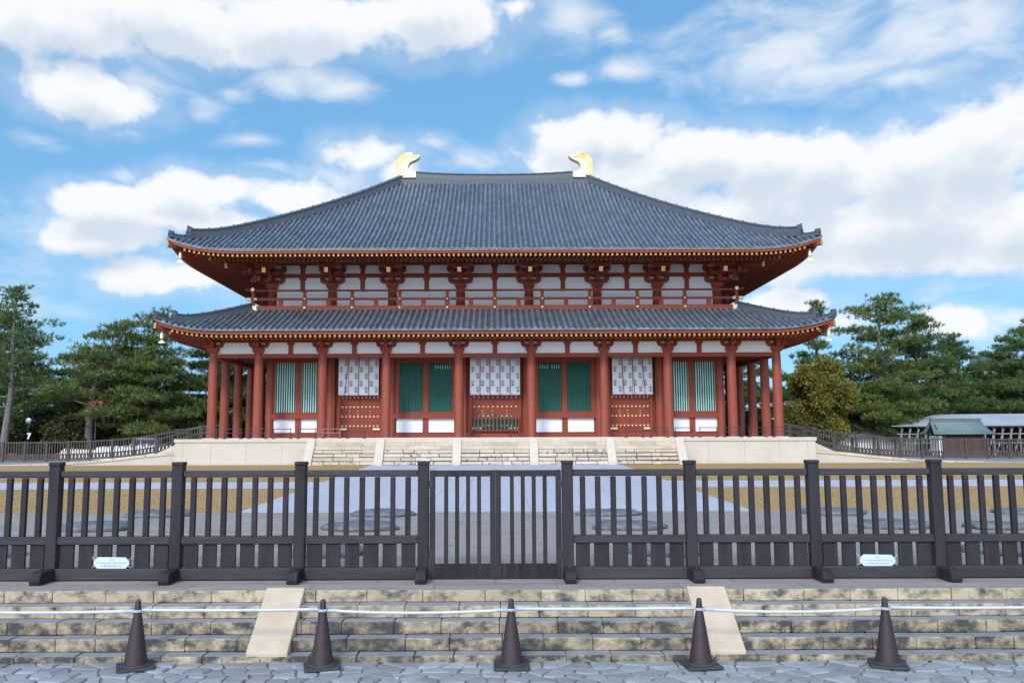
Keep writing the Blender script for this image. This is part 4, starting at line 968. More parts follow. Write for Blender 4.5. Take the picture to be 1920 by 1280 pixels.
# rafters: flying rafters with square gilt ends over round base rafters with gilt ends
def rafters(R, wall_hx, wall_hy, roof, indiv, zslope):
    """front eave rafters; the middle 100 of each kind are separate parts when indiv"""
    F = R.EX; n = int(2*(F-.9)/.305); p = 2*(F-.9)/n
    yf = YC - R.EY
    def zl(e): return R.pt(0, e, 0).z
    run = (YC - wall_hy) - yf
    y1 = yf + .22; y2 = yf + run*.36; yw = YC - wall_hy + .1
    zf = -.375; sl = .10
    # rafters die into the hip rafter at the corners
    def fly(b, e, base=0):
        lim = (F - abs(e)) * .98
        yb = min(y2 + .5, yf + max(lim, .45)); z0 = base + zf
        b.bar((e, yb, z0 + (yb-y1)*sl), (e, y1, z0), .135, .15, 0, 1)
    def bas(b, e, base=0):
        e += p*.5
        lim = (F - abs(e))*.98
        if lim < run*.36 + .3: return False
        yb = min(yw, yf + lim); z0 = base + zf - .15 + (y2-y1)*.10
        b.tube([(e, yb, z0 + (yb-y2)*zslope), (e, y2, z0)], .075, 8, 0, True, 1); return True
    es = [-F + .9 + p*(i+.5) for i in range(n)]
    mid = sorted(range(n), key=lambda i: abs(es[i]))[:100] if indiv else []
    for i in mid:
        for fn, nm in ((fly, 'flying_rafter'), (bas, 'base_rafter')):
            b = MB(); fn(b, es[i], zl(es[i]))
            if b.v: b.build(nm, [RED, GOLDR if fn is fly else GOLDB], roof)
    for fn, nm in ((fly, 'flying_rafters'), (bas, 'base_rafters')):
        b = MB()
        for i in range(n):
            if i in mid: continue
            fn(b, es[i], zl(es[i]))
        # side and back eaves
        for side in (1, 2, 3):
            F2 = R.full(side); n2 = int(2*(F2-.9)/.33)
            for k in range(n2):
                e = -F2 + .9 + 2*(F2-.9)*(k+.5)/n2; z = R.pt(side, e, 0).z; lim = (F2-abs(e))*.98
                H = R.EY if side == 2 else R.EX; wl_ = run
                def P(d, zz): return (e, YC + (H-d), zz) if side == 2 else ((1 if side == 1 else -1)*(H-d), YC + e, zz)
                if fn is fly: d2 = min(run*.36+.5, max(lim, .45)); b.bar(P(d2, z+zf+(d2-.22)*sl), P(.22, z+zf), .135, .15, 0, 1)
                elif lim > run*.36+.3:
                    d2 = min(run+.1, lim); z0 = z+zf-.15+(run*.36-.22)*.10; b.tube([P(d2, z0+(d2-run*.36)*zslope), P(run*.36, z0)], .075, 6, 0, True, 1)
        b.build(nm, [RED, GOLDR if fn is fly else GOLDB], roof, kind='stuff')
    # soffit boards above the rafters
    b = MB()
    for side in range(4):
        F2 = R.full(side); K = 60; vs = []
        for i in range(K+1):
            e = -F2 + 2*F2*i/K
            for d, dz in ((.25, -.285), (run*.36, -.285 + (run*.36-.25)*.1), (run*.36+.02, -.30 + (run*.36-.25)*.1-.14+.07), (run+.3, -.30+(run*.36-.25)*.1-.07+(run*.64+.28)*zslope)):
                ee = max(-(F2-d), min(F2-d, e)); w = (1-min(1, d/run))**1.0
                zc = R.ze + (R.pt(side, e, 0).z - R.ze)*w
                if side in (0, 2): vs.append((ee, YC + (-1 if side == 0 else 1)*(R.EY-d), zc+dz))
                else: vs.append(((1 if side == 1 else -1)*(R.EX-d), YC+ee, zc+dz))
        b.add(vs, [(4*i+j, 4*i+j+1, 4*i+j+5, 4*i+j+4) for i in range(K) for j in range(3)])
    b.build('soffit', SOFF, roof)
    # diagonal hip rafters with gilt ends
    for sx_ in (-1, 1):
        for sy_ in (-1, 1):
            b = MB(); c = Vector((sx_*R.EX, YC + sy_*R.EY, 0)); dgi = Vector((-sx_, -sy_, 0)); zc = R.pt(0, R.EX, 0).z
            a = c + dgi*.02 + Vector((0, 0, zc-.44)); e2 = c + dgi*(run+.2) + Vector((0, 0, R.ze - .45 + run*.16))
            b.bar(e2, a, .30, .36, 0, 1)
            a = c + dgi*(run*.26) + Vector((0, 0, zc-.72)); b.bar(e2 - Vector((0, 0, .3)), a, .28, .34, 0, 1)
            b.build('hip_rafter', [RED, GOLD], roof)
rafters(lo, HX, HY, rf_lo, True, .20)
rafters(up, UX, UY, rf_up, False, .15)
# purlin over lower brackets towards the eave
MB().box(-HX-1.1, HX+1.1, Y0-.80, Y0-.58, 8.93, 9.03).build('eave_purlin', RED, hall)

# wind bells hanging from the four front eave corners
def bell(x, y, zt, label):
    t = thing('wind_bell', label, 'bell', (x, y, zt), 'gilt wind bells under the eave corners')
    MB().tube([(x, y, zt), (x, y, zt-.16)], .018, 6).build('hook', GOLD, t)
    MB().lathe(x, y, [(zt-.13, .05), (zt-.17, .085), (zt-.23, .10), (zt-.45, .115), (zt-.49, .125), (zt-.50, .10)], 16).build('bell_body', GOLDL, t, smooth=True)
    MB().tube([(x, y, zt-.48), (x, y, zt-.62)], .014, 6).build('clapper_wire', GOLD, t)
    b = MB(); b.prism([(x-.03, zt-.60), (x-.10, zt-.66), (x-.21, zt-.75), (x-.18, zt-.79), (x-.08, zt-.78), (x, zt-.81), (x+.08, zt-.78), (x+.18, zt-.79), (x+.21, zt-.75), (x+.10, zt-.66), (x+.03, zt-.60)], 'y', y-.012, y+.012); b.build('wind_plate', GOLDL, t)
bell(-20.12, 53.65, 14.52, 'gilt wind bell hanging under the left corner of the upper roof')
bell(20.17, 53.65, 14.52, 'gilt wind bell hanging under the right corner of the upper roof')
bell(-20.82, 52.95, 9.28, 'gilt wind bell hanging under the left corner of the lower roof')
bell(20.86, 52.95, 9.28, 'gilt wind bell hanging under the right corner of the lower roof')

# ------------------------------------------------------------------ side terraces with ramps and far fences
TP = [(20.05, 1.72), (21.2, 1.68), (23.3, 1.42), (25.7, 1.19), (28.7, 1.02), (32, .93), (40, .90), (60, .90)]
def tz(x):
    x = abs(x)
    for (a, za), (c, zc) in zip(TP, TP[1:]):
        if x <= c: return za + (zc-za)*(x-a)/(c-a)
    return .9
for sgn, nm in ((-1, 'left'), (1, 'right')):
    t = thing('stone_terrace', 'low cream stone terrace ramping up to the podium on the %s side' % nm, 'terrace', (sgn*30, 58, .8))
    b = MB(); K = 40; vs = []
    for i in range(K+1):
        x = sgn*(20.08 + 40*i/K); vs += [(x, 54.42, .3), (x, 54.42, tz(x)-.16), (x, 66, tz(x)-.02), (x, 66, .3)]
    b.add(vs, [(4*i+j, 4*i+j+1, 4*i+j+5, 4*i+j+4) for i in range(K) for j in range(3)] + [(0,1,2,3), (4*K, 4*K+1, 4*K+2, 4*K+3)])
    b.build('terrace_body', [CREAM], t)
    b = MB(); x = 20.1
    while x < 58:
        w = rnd.uniform(.7, 1.25) if x > 24 else 2.0
        a, c = sgn*(x+.012), sgn*(x+w-.012); za, zc = tz(a), tz(c); j = rnd.uniform(-.012, .012) if x > 24 else 0
        b.add([(a,54.36+j,za-.17),(c,54.36+j,zc-.17),(c,55.1,zc-.17),(a,55.1,za-.17),(a,54.36+j,za),(c,54.36+j,zc),(c,55.1,zc),(a,55.1,za)], [(0,3,2,1),(4,5,6,7),(0,1,5,4),(1,2,6,5),(2,3,7,6),(3,0,4,7)]); x += w
    b.build('coping_stone', SANDS, t, bevel=.01)
    b = MB(); vs = []
    for i in range(K+1):
        x = sgn*(20.08 + 40*i/K); vs += [(x, 55.1, tz(x)-.01), (x, 66, tz(x)+.05)]
    b.add(vs, [(2*i, 2*i+1, 2*i+3, 2*i+2) for i in range(K)]); b.build('terrace_paving', STEPT, t)
    # fence: posts, rails, pickets and low boards
    f = thing('wooden_fence', 'long brown wooden fence on the %s terrace climbing to the hall' % nm, 'fence', (sgn*30, 61.5, 1.1))
    def fz(x):
        x = abs(x); return tz(x) + .10 + (max(0, min(1, (27 - x)/6.5))**1.3)*.40
    fy = 61.5; FSP = 1.56; n = 19
    for i in range(n):
        x = sgn*(19.6 + FSP*i); z = fz(x)
        MB().box(x-.075, x+.075, fy-.075, fy+.075, z-.15, z+1.40).build('post', WOODF, f)
        if i == n-1: break
        x2 = x + sgn*FSP; z2 = fz(x2)
        for zz, h, nm2 in ((1.30, .09, 'top_rail'), (.42, .09, 'mid_rail'), (.07, .14, 'sill')):
            MB().bar((x, fy, z+zz), (x2, fy, z2+zz), .08, h).build(nm2, WOODF, f)
        b = MB()
        for k in range(7): u = (k+1)/8; xx = x+(x2-x)*u; zz = z+(z2-z)*u; b.box(xx-.03, xx+.03, fy-.025, fy+.025, zz+.42, zz+1.28)
        b.build('picket', WOODF, f); b = MB()
        for k in range(6): u = (k+.5)/6; xx = x+(x2-x)*u; zz = z+(z2-z)*u; b.box(xx-.095, xx+.095, fy-.012, fy+.012, zz+.1, zz+.40)
        b.build('board', WOODF, f)
    # nearer handrail along the ramp
    h = thing('ramp_handrail', 'dark wooden handrail beside the %s ramp at the end of the podium' % nm, 'handrail', (sgn*21.5, 59.3, 2.3))
    for k, x in enumerate((19.3, 20.3, 21.3, 22.3, 23.3)):
        x *= sgn; z = 2.5 if abs(x) < 20.2 else 2.5 - (abs(x)-20.2)*.30
        MB().box(x-.05, x+.05, 59.25, 59.35, z-.6, z+.95).build('post', WOODF, h)
        if k < 4:
            x2 = x+sgn; z2 = 2.5 if abs(x2) < 20.2 else 2.5-(abs(x2)-20.2)*.30
            for q in (.92, .5, .1): MB().bar((x, 59.3, z+q), (x2, 59.3, z2+q), .06, .08).build('rail', WOODF, h)

# ------------------------------------------------------------------ left background: covered stacks, van, lamp, mirror
stk = [(-33.5, 3.0, .72, TARPC, 'low cream covered stack at the left end of the white row behind the fence'), (-30.6, 3.0, .98, TARP, 'white covered stack with a stepped top behind the left fence, next to the cream one'), (-27.2, 3.4, 1.12, TARP, 'white covered stack behind the left fence in the middle of the row'), (-23.6, 3.4, 1.18, TARP, 'white covered stack behind the left fence, in front of the lamp post')]
for x, w, h, mt, lab in stk:
    b = MB(); n = 22; vs = []; yb = 70.
    for i in range(n+1):
        u = -1 + 2*i/n; xx = x + (w+.5)/2*u
        hh = h*(.86 + .1*math.sin(i*1.9+x) + .06*math.sin(i*4.1)) * (1 if abs(u) < .93 else .85)
        for k in range(7):
            v = k/6; a = math.pi*v; vs.append((xx, yb - .7*math.cos(a)*(1.0 if 0 < k < 6 else 1.05), .84 + (hh+.25)*min(1, math.sin(a)*1.25)))
    b.add(vs, [(i*7+k, i*7+k+1, (i+1)*7+k+1, (i+1)*7+k) for i in range(n) for k in range(6)] + [tuple(range(7)), tuple(range(n*7, n*7+7))])
    o = b.build('covered_stack', mt, None, smooth=True, loc=(x, yb, .84)); tag(o, lab, 'covered stack', 'white covered stacks behind the left fence')
van = thing('parked_van', 'small white van with dark windows parked behind the left fence', 'van', (-29.4, 72, .84)); vx = -29.3
b = MB(); b.prism([(vx-1.2, 1.25), (vx+1.15, 1.25), (vx+1.15, 2.56), (vx+1.0, 2.68), (vx-.7, 2.68), (vx-1.0, 2.1), (vx-1.2, 2.0)], 'y', 71.3, 72.7); b.build('body', WPAINT, van, bevel=.05)
for a, c in ((vx-.82, vx-.2), (vx-.1, vx+.42), (vx+.5, vx+1.0)): MB().box(a, c, 71.285, 71.31, 2.05, 2.52).build('side_window', GLASS, van)
for x in (vx-.75, vx+.75):
    MB().tube([(x, 71.28, 1.14), (x, 71.5, 1.14)], .29, 16).build('wheel', RUBBER, van)
rb = MB().box(-27.9, -26.95, 74.6, 75.4, .84, 2.9); rb.prism([(-28.0, 2.75), (-26.85, 2.75), (-27.0, 3.02), (-27.85, 3.02)], 'y', 74.5, 75.5); o = rb.build('red_stall', REDP, None, bevel=.03, loc=(-27.4, 75, .84)); tag(o, 'red topped stall showing above the white van roof', 'stall')
lamp = thing('street_lamp', 'slender dark lamp post with reddish lantern cluster before the left pines', 'street lamp', (-32.9, 70.8, .84)); lx, ly = -33.0, 70.8
MB().lathe(lx, ly, [(.84, .16), (1.2, .14), (1.3, .075), (2.6, .06), (2.65, .1), (2.75, .06), (4.9, .05)], 12).build('pole', IRON, lamp, smooth=True)
b = MB(); b.box(lx-.42, lx+.42, ly-.04, ly+.04, 4.88, 4.96); b.box(lx-.04, lx+.04, ly-.42, ly+.42, 4.881, 4.961); b.box(lx-.05, lx+.05, ly-.05, ly+.05, 4.88, 5.75); b.build('bracket', COPR, lamp)
for dx, dy in ((-.36, 0), (.36, 0), (0, -.36), (0, .36)):
    b = MB(); x, y = lx+dx, ly+dy
    for a in (-.16, .16):
        for c in (-.16, .16): b.box(x+a-.02, x+a+.02, y+c-.02, y+c+.02, 4.96, 5.50)
    b.box(x-.2, x+.2, y-.2, y+.2, 4.94, 4.98); b.taper(x, y, 5.50, 5.68,   .24, .24, .05, .05); ln = b.build('lantern', COPR, lamp)
    MB().box(x-.14, x+.14, y-.14, y+.14, 4.98, 5.50).build('pane', COPR, ln); MB().taper(x, y, 4.76, 4.93, .05, .05, .09, .09).build('diffuser', LAMPG, ln)
mir = thing('round_mirror', 'round mirror on a thin pole with a small white arrow plate, far left', 'mirror', (-38.3, 70.5, .84)); mx_ = -38.4
MB().tube([(mx_, 70.5, .84), (mx_, 70.5, 4.0)], .035, 8).build('pole', IRON, mir)
b = MB(); b.tube([(mx_+.05, 70.44, 4.1), (mx_+.05, 70.38, 4.1)], .245, 24); b.build('rim', IRON, mir); b = MB(); b.tube([(mx_+.05, 70.375, 4.1), (mx_+.05, 70.33, 4.1), (mx_+.05, 70.31, 4.1)], [.22, .16, .04], 24); b.build('mirror_face', MIRR, mir, smooth=True)
b = MB(); b.prism([(mx_+.0, 2.62), (mx_+.1, 2.58), (mx_+.3, 3.02), (mx_+.22, 3.1), (mx_-.02, 3.05), (mx_-.02, 2.95), (mx_+.14, 2.96)], 'y', 70.42, 70.45); b.build('arrow_plate', WPAINT, mir)

# ------------------------------------------------------------------ right background: shed, hut, wall, far office
sh = thing('long_shed', 'long open shed with pale tin roof and braced timber posts at the right', 'shed', (42, 72, .84))
def shp(u, v, z):    # u along the shed, v depth
    a = rad(-17); return (34.3 + u*math.cos(a) - v*math.sin(a)*1, 74.5 + u*math.sin(a) + v*math.cos(a), z)
SL = 24.
b = MB()
NU = 60
for u0 in range(NU):
    a, c = SL*u0/NU, SL*(u0+1)/NU
    # standing seam sheets, the end hipped
    def pr(u): k = min(1, u/4.2); return [shp(u, -1.0, 3.40), shp(u, 1.0, 3.40+.58*k), shp(u, 3.0, 3.40+1.02*k), shp(u, 7.0, 3.40)]
    A, B_ = pr(a), pr(c); b.add(A + B_, [(i, i+1, 5+i, 4+i) for i in range(3)]); 
    if u0 % 2 == 0: b.bar(Vector(A[0])+Vector((0,0,.03)), Vector(A[2])+Vector((0,0,.03)), .05, .06)
so_ = b.build('roof', TIN, sh, fix=False)
sm_ = so_.modifiers.new('sheet', 'SOLIDIFY'); sm_.thickness = .06; sm_.offset = -1
b = MB(); b.add([shp(.5, 3.2, .84), shp(SL, 3.2, .84), shp(SL, 3.2, 4.2), shp(.5, 3.2, 3.4)], [(0,1,2,3)]); o = b.build('back_wall', DARK, sh); q_ = o.modifiers.new('wall', 'SOLIDIFY'); q_.thickness = .1
for k in range(36):
    u = .8 + .64*k
    mt = BEAMB if k in (17, 18, 24, 27) else BEAMG
    MB().bar(shp(u, -.5, .84), shp(u, -.5, 3.45), .075, .075).build('post', mt, sh)
    MB().bar(shp(u-.62, -1.05, 1.2), shp(u+.12, -.62, 3.2), .06, .06).build('brace', BEAMG, sh)
for z in (2.0, 2.75, 3.35): MB().bar(shp(.5, -.45, z), shp(SL, -.45, z), .07, .08).build('girt', BEAMG, sh)
hut = thing('roofed_hut', 'small plank hut with curved green copper roof behind the right fence', 'hut', (36.6, 67, .84))
hx0, hx1, hy = 34.2, 37.7, 67.
b = MB(); prf = []
for k in range(9): v = k/8; prf.append((1.25*(1-v), 2.72 + 1.02*(v**1.55)))
vs = []
for (d, z), ex in zip(prf, [.55*(1-k/8)**1.5 - .0 for k in range(9)]):
    for s_ in (-1, 1): vs += [(hx0-.25-ex*.6, hy+s_*d, z), (hx1+.25+ex, hy+s_*d, z)]
b.add(vs, [f for k in range(8) for f in ((4*k, 4*k+1, 4*k+5, 4*k+4), (4*k+2, 4*k+6, 4*k+7, 4*k+3))])
o = b.build('roof', COPPER, hut, smooth='all', fix=False); q_ = o.modifiers.new('sheet', 'SOLIDIFY'); q_.thickness = .09; q_.offset = 0
b = MB(); b.box(hx0-.2, hx1+.2, hy-.12, hy+.12, 3.70, 3.88); b.box(hx0-.28, hx1+.28, hy-.16, hy+.16, 3.88, 3.93); b.build('ridge_cap', GREYM, hut)
b = MB()
for k in range(14): x = hx0+.45 + (hx1-hx0-.6)*k/14; b.box(x, x+.20, hy-.8, hy-.75, 1.0, 2.5)
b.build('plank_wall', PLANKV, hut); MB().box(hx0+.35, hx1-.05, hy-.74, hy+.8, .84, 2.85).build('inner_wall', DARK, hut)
MB().box(hx0+.02, hx0+.35, hy-.75, hy+.75, .84, 2.6).build('plaster_end', WHITE, hut)
for x in (hx0+.38, hx1-.1): MB().box(x-.08, x+.08, hy-.9, hy-.74, .84, 2.75).build('post', WOODF, hut)
MB().prism([(hy-1.0, 2.78), (hy+1.0, 2.78), (hy, 3.75)], 'x', hx0-.1, hx0+.0).build('gable', DARK, hut)
wl_ = thing('roofed_wall', 'white plaster wall with low green tiled roof behind the right fence', 'wall', (33, 76, .84))
MB().box(29.5, 37.2, 75.9, 76.1, .84, 2.55).build('wall_panel', WHITE, wl_); MB().box(29.5, 37.2, 75.85, 75.9, .84, 1.55).build('base_panel', CREAM, wl_)
for x in (31.5, 33.4, 35.3): MB().box(x-.07, x+.07, 75.84, 75.91, .84, 2.55).build('post', WOODF, wl_)
MB().prism([(75.2, 2.5), (76.8, 2.5), (76.75, 2.62), (76, 3.05), (75.25, 2.62)], 'x', 29.2, 37.5).build('roof', COPPER, wl_)
of = thing('office_building', 'pale modern office block with glazed front, far behind the right pines', 'building', (96, 185, .84))
MB().box(84, 125, 180, 195, .84, 16.0).build('wall', CONC, of); MB().box(106.0, 112.0, 182, 190, 16.0, 20.2).build('roof_plant', GREYM, of)
b = MB(); b.box(100, 125, 181, 181.1, 16.0, 17.1); b.build('parapet', CONC, of)
for r in range(4):
    for c in range(12): x = 85 + c*3.3; MB().box(x, x+2.7, 179.95, 180.05, 2.2+r*3.4, 4.6+r*3.4).build('window', BGLASS, of)
of2 = thing('apartment_building', 'pale far block glimpsed low between the left pines', 'building', (-88, 190, .84))
MB().box(-100, -74, 190, 200, .84, 9.5).build('wall', CONC, of2)
for r in range(2):
    for c in range(7): x = -98.5 + c*3.5; MB().box(x, x+2.2, 189.94, 190.05, 3.0+r*3.2, 4.7+r*3.2).build('window', BGLASS, of2)

# ------------------------------------------------------------------ trees
def leaf_obj(name, cs, dirs, sizes, k, mt, parent, seed, spread=.8, width=.3):
    """k pointed blades from every centre, fanning round its direction"""
    r = np.random.RandomState(seed); N = len(cs)
    cs = np.repeat(np.asarray(cs), k, 0); d = np.repeat(np.asarray(dirs), k, 0) + r.normal(0, spread, (N*k, 3)); d /= np.linalg.norm(d, axis=1)[:, None]
    L = np.repeat(np.asarray(sizes), k)*r.uniform(.7, 1.25, N*k); side = np.cross(d, r.normal(0, 1, (N*k, 3))); side /= np.linalg.norm(side, axis=1)[:, None]
    w = (L*width)[:, None]; L = L[:, None]
    V = np.stack([cs - d*L*.1, cs + d*L*.45 + side*w*.5, cs + d*L, cs + d*L*.45 - side*w*.5], 1).reshape(-1, 3)
    og = np.array(ORG[parent]) if parent is not None else np.zeros(3)
    me = bpy.data.meshes.new(name); n = N*k
    me.vertices.add(n*4); me.vertices.foreach_set('co', (V-og).astype(np.float32).ravel())
    me.loops.add(n*4); me.loops.foreach_set('vertex_index', np.arange(n*4, dtype=np.int32))
    me.polygons.add(n); me.polygons.foreach_set('loop_start', np.arange(0, n*4, 4, dtype=np.int32))
    mts = mt if isinstance(mt, (list, tuple)) else [mt]
    for q in mts: me.materials.append(q)
    if len(mts) > 1:
        mi = np.repeat(r.choice(len(mts), N, p=None), k); me.polygons.foreach_set('material_index', mi.astype(np.int32))
    me.update(calc_edges=True); me.validate()
    o = bpy.data.objects.new(name, me); COL.objects.link(o)
    if parent is not None: o.parent = parent
    return o
DRY = [LEAF('dry_grass', (.46, .305, .135), (.38, .25, .10), .18), LEAF('dry_grass_dull', (.40, .275, .115), (.33, .235, .09), .18)]
o = leaf_obj('grass', GRASS_AT, np.tile((0., 0., 1.), (len(GRASS_AT), 1)), np.full(len(GRASS_AT), .042), 3, DRY, None, 91, .5, .3); o['kind'] = 'stuff'
def pine(x, y, h, rbase, lean, tiers, dens, label, mats, seed, r0=.28, lo_frac=.3, droop=.0, tuft=.42, group='pine trees around the hall', bark=None, shape=1.0, flat=.32, bend=None):
    r = random.Random(seed); g = .84
    t = thing('pine_tree', label, 'pine tree', (x, y, g), group)
    top = Vector((x + lean[0], y + lean[1], g + h))
    def trunk(u):
        b_ = Vector((x, y, g)).lerp(top, u); k = math.sin(u*math.pi)
        w = Vector((math.sin(u*7+seed)*.12, math.cos(u*6+seed)*.12, 0))*min(1, u*3)
        if bend: w += Vector((bend*k, 0, 0))
        return b_ + w
    b = MB(); pts = [trunk(i/14) for i in range(15)]; b.tube(pts, [r0*(1-.88*i/14) + .02 for i in range(15)], 9)
    C, D = [], []
    def pad(c, rx, rz, n):
        for _ in range(n):
            a = r.uniform(0, 6.283); q = math.sqrt(r.random()); p = Vector((c.x + math.cos(a)*q*rx, c.y + math.sin(a)*q*rx, 0)); dome = math.sqrt(max(0, 1-q*q))
            p.z = c.z + rz*(dome*r.uniform(-.25, 1.0)) + r.uniform(-.12, .1)
            C.append(tuple(p)); D.append((math.cos(a)*q*.9, math.sin(a)*q*.9, .55 + .5*dome))
    for i in range(tiers):
        u = lo_frac + (1-lo_frac)*(i + r.uniform(-.3, .3))/max(1, tiers-1); u = min(.99, max(lo_frac*.9, u))
        prof = ((1-u)/(1-lo_frac))
        R = rbase*(.16 + .84*min(1, prof**.75*1.15))*r.uniform(.6, 1.12)*shape
        a = i*2.399 + r.uniform(-.5, .5); p0 = trunk(u); rise = R*(.30*u + r.uniform(-.1, .16)) - droop*R
        e = p0 + Vector((math.cos(a)*R, math.sin(a)*R, rise)); mid = p0.lerp(e, .5) + Vector((0, 0, r.uniform(-.05, .18)*R))
        lr = max(.035, r0*(1-.85*u)*.42); b.tube([p0, p0.lerp(mid, .5), mid, e], [lr, lr*.8, lr*.6, lr*.25], 6)
        np_ = max(2, int(2 + R*.9))
        for k in range(np_):
            f = .35 + .68*k/(np_-1) if np_ > 1 else 1
            c = (p0.lerp(mid, f*2) if f < .5 else mid.lerp(e, f*2-1)) + Vector((r.uniform(-.45, .45), r.uniform(-.45, .45), r.uniform(-.1, .3)))*min(1, R*.4)
            rx = R*r.uniform(.22, .36) + .32; pad(c, rx, rx*flat + .1, int(dens*rx*rx*26 + 6))
            if k and r.random() < .8:
                s2 = c + Vector((r.uniform(-1, 1), r.uniform(-1, 1), r.uniform(-.2, .35)))*R*.32; b.tube([c, s2], [lr*.3, lr*.12], 5); pad(s2, rx*.7, rx*.28, int(dens*rx*rx*12 + 4))
    for k in range(5): pad(top + Vector((r.uniform(-.5, .5), r.uniform(-.5, .5), r.uniform(-1.2, .1))), .55, .4, int(16*dens + 5))
    b.build('trunk', bark or BARK, t, smooth='all')
    leaf_obj('crown', C, D, [tuft*.92*r.uniform(.75, 1.2) for _ in C], 8, mats, t, seed, .62, .13)
    return t
def broad(x, y, h, rx, rz, n, label, mats, seed, cat='tree', name='broadleaf_tree', size=.34, clumps=16, base=.84, group=None, hollow=.55, trunk=True):
    r = random.Random(seed); t = thing(name, label, cat, (x, y, base), group); C, D = [], []; b = MB(); cz = base + h - rz
    cl = [(0, 0, 0, .55)]
    for i in range(clumps):
        a = i*2.399 + r.uniform(-.4, .4); v = r.uniform(-.85, 1); q = math.sqrt(max(0, 1-v*v)); s = r.uniform(.28, .46)
        k_ = r.uniform(.55, 1.0); cl.append((math.cos(a)*q*rx*k_, math.sin(a)*q*rx*k_, v*rz*k_, s*r.uniform(.75, 1.1)))
    if trunk: b.tube([(x, y, base), (x+.1, y, base+h*.3), (x, y, cz)], [.2+h*.012, .16+h*.008, .1], 8)
    for dx, dy, dz, s in cl:
        if trunk: b.tube([(x, y, base+h*.3), (x+dx*.5, y+dy*.5, cz+dz*.4), (x+dx, y+dy, cz+dz)], [.09, .06, .02], 5)
        m_ = int(n*s*s*9/len(cl)*2.2)
        for _ in range(m_):
            d = Vector((r.gauss(0, 1), r.gauss(0, 1), r.gauss(0, 1))).normalized(); q = r.uniform(hollow, 1.05)
            C.append((x+dx+d.x*q*s*rx, y+dy+d.y*q*s*rx, cz+dz+d.z*q*s*rz*.95)); D.append((d.x, d.y, d.z+.3))
    if trunk: b.build('trunk', BARKD, t)
    leaf_obj('crown', C, D, [size*r.uniform(.7, 1.2) for _ in C], 4, mats, t, seed, .9, .55); return t
def px2x(px, Y): return (px - 928)/1600*Y*.995
MIX1 = [PINE[0], PINE[1]]; MIX2 = [PINE[1], PINE[2], PINE[0]]; MIX3 = [PINE[0], PINE[0], PINE[1]]
# left
pine(-41.2, 72, 14.3, 3.9, (.55, 0), 22, .36, 'tall sparse pine with bare straight trunk at the far left edge', MIX1, 11, .33, .40, tuft=.42)
pine(-50.5, 86, 14.0, 5.0, (.8, 0), 26, .8, 'tall pine cut by the left picture edge behind the sparse one', MIX1, 12, .34, .25)
pine(-34.6, 73, 11.6, 4.7, (2.3, 1.0), 20, .55, 'leaning pine with forked bent trunk, open crown, behind the lamp post', MIX2, 13, .40, .36, bend=-1.0, flat=.28)
pine(-31.9, 77, 12.9, 4.6, (.8, 0), 20, .50, 'upright pine with slim grey trunk just right of the lamp post', MIX2, 14, .27, .42)
pine(-29.6, 74, 9.2, 5.0, (-.6, 0), 32, .85, 'dense low green pine with layered pads left of the hall', MIX2, 15, .30, .17, droop=.06, flat=.26)
pine(-26.6, 82, 11.6, 5.6, (0, 0), 34, 1.1, 'dark dense pine close behind the left end of the hall', MIX3, 16, .32, .12, droop=.04)
pine(-38.6, 84, 9.2, 5.0, (0, 0), 26, .85, 'bushy dark pine between the two tall left pines', MIX1, 17, .3, .15)
pine(-37.6, 78, 9.6, 4.2, (.3, 0), 26, .7, 'mid height bushy pine filling in left of the leaning pine', MIX2, 20, .26, .18)
pine(-44.0, 80, 7.4, 4.0, (0, 0), 22, .8, 'short bushy pine behind the trunk of the sparse left pine', MIX1, 18, .24, .1)
pine(-22.5, 92, 12.4, 5.2, (0, 0), 26, 1.0, 'dark pine seen through the left columns of the hall', MIX3, 19, .3, .1)
broad(-36.8, 74, 3.9, 2.2, 1.7, 1500, 'brownish autumn maple bush behind the round mirror', [SHRUB[1], SHRUB[1], SHRUB[2]], 21, 'shrub', 'maple_bush', .28)
broad(-34.9, 80, 5.4, 2.1, 2.2, 900, 'reddish brown half bare bush left of the leaning pine trunk', [SHRUB[3], SHRUB[1]], 22, 'shrub', 'bare_bush', .26)
broad(-31.0, 83, 5.0, 3.0, 2.4, 1700, 'dark evergreen shrub behind the lamp post', [SHRUB[0], SHRUB[0], SHRUB[2]], 23, 'shrub', 'evergreen_shrub', .3)
broad(-26.2, 79, 3.6, 2.6, 1.7, 1300, 'brown and green shrub left of the hall above the ramp', [SHRUB[1], SHRUB[2], SHRUB[3]], 24, 'shrub', 'shrub', .28)
broad(-41.5, 78, 4.6, 3.0, 2.2, 1600, 'dark evergreen shrub at the far left behind the fence', [SHRUB[0], SHRUB[2]], 25, 'shrub', 'evergreen_shrub', .3)
broad(-22.8, 84, 5.2, 2.8, 2.4, 1400, 'dark green shrub glimpsed between the left columns', [SHRUB[0], SHRUB[2]], 26, 'shrub', 'evergreen_shrub', .3)
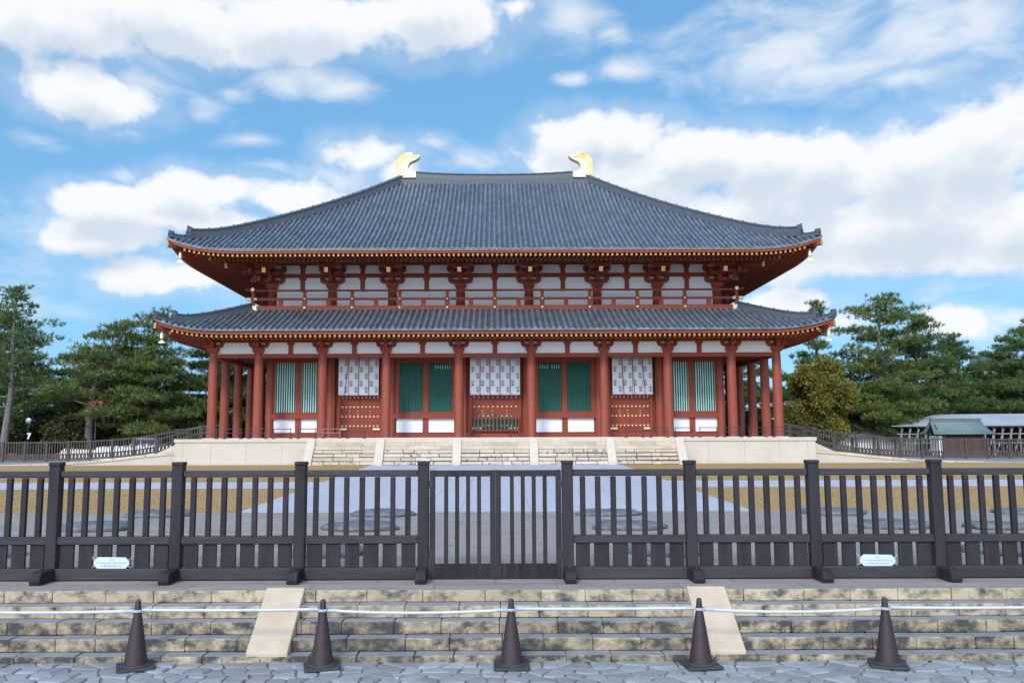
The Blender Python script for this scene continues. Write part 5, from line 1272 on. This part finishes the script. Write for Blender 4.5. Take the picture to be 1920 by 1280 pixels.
# right
broad(28.1, 74.5, 7.9, 2.65, 3.6, 8000, 'round olive yellow autumn tree beside the right end of the hall', [OLIVE, OLIVE, PINE[2], PINE[2]], 31, 'tree', 'autumn_tree', .24, 30, hollow=.25)
pine(31.0, 82, 14.3, 4.2, (.2, 0), 26, .8, 'tall pine rising behind the right tip of the lower roof', MIX1, 32, .3, .2)
pine(36.8, 80, 14.6, 5.6, (-.3, 0), 32, .62, 'tallest broad pine right of the hall with gaps showing its leaning trunk', MIX1+[PINE[2]], 33, .36, .18, bend=-.5)
pine(40.9, 83, 13.2, 4.8, (.2, 0), 32, .85, 'dense dark pine right behind the tallest right pine', MIX3, 34, .32, .15)
pine(45.6, 86, 11.4, 4.6, (.2, 0), 30, 1.0, 'pine with pointed top above the tin roof shed', MIX3, 35, .3, .12)
pine(50.5, 80, 12.4, 5.2, (.8, 0), 32, .95, 'pine cut by the right picture edge above the shed', MIX1, 36, .34, .2)
pine(53.6, 88, 11.5, 5.4, (0, 0), 26, 1.0, 'dark pine at the far right behind the edge pine', MIX3, 37, .3, .1)
pine(34.1, 76.5, 6.3, 3.4, (.1, 0), 24, 1.15, 'small young pine with low branches in front of the tall right pines', MIX2, 38, .22, .16, droop=.05)
pine(26.0, 90, 11.8, 4.8, (0, 0), 24, 1.0, 'dark pine seen past the right columns of the hall', MIX3, 39, .3, .1)
broad(31.5, 84, 5.0, 3.2, 2.4, 1700, 'dark evergreen shrub behind the autumn tree', [SHRUB[0], SHRUB[2]], 41, 'shrub', 'evergreen_shrub', .3)
broad(39.3, 86, 4.4, 3.0, 2.0, 1500, 'brownish shrub behind the left end of the shed roof', [SHRUB[1], SHRUB[0], SHRUB[2]], 42, 'shrub', 'shrub', .28)
broad(49.0, 92, 5.8, 3.6, 2.6, 1500, 'dark shrub behind the shed below the edge pine', [SHRUB[0], SHRUB[2]], 43, 'shrub', 'evergreen_shrub', .32)
broad(24.5, 84, 4.6, 2.6, 2.2, 1200, 'dark green shrub glimpsed between the right columns', [SHRUB[0], SHRUB[2]], 44, 'shrub', 'evergreen_shrub', .3)
# far wood closing the view
r = np.random.RandomState(77); C = []
for side, x0, x1 in ((-1, -120, -14), (1, 14, 130)):
    for k in range(150):
        cx_ = r.uniform(x0, x1); cy_ = r.uniform(104, 126); hh = r.uniform(2.5, 5.5)
        th = r.uniform(0, 6.283, 130); v = r.uniform(0, 1, 130); q = np.sqrt(1-v*v)*r.uniform(.7, 1.05, 130)
        C.append(np.stack([cx_ + np.cos(th)*q*3.2, cy_ + np.sin(th)*q*2.2, .84 + v*hh], 1))
C = np.concatenate(C); D = np.tile((0., -.3, .6), (len(C), 1))
o = leaf_obj('woods', C, D, r.uniform(.5, .9, len(C)), 3, [SHRUB[0], SHRUB[0], SHRUB[2]], None, 78, .9, .5); o['kind'] = 'stuff'
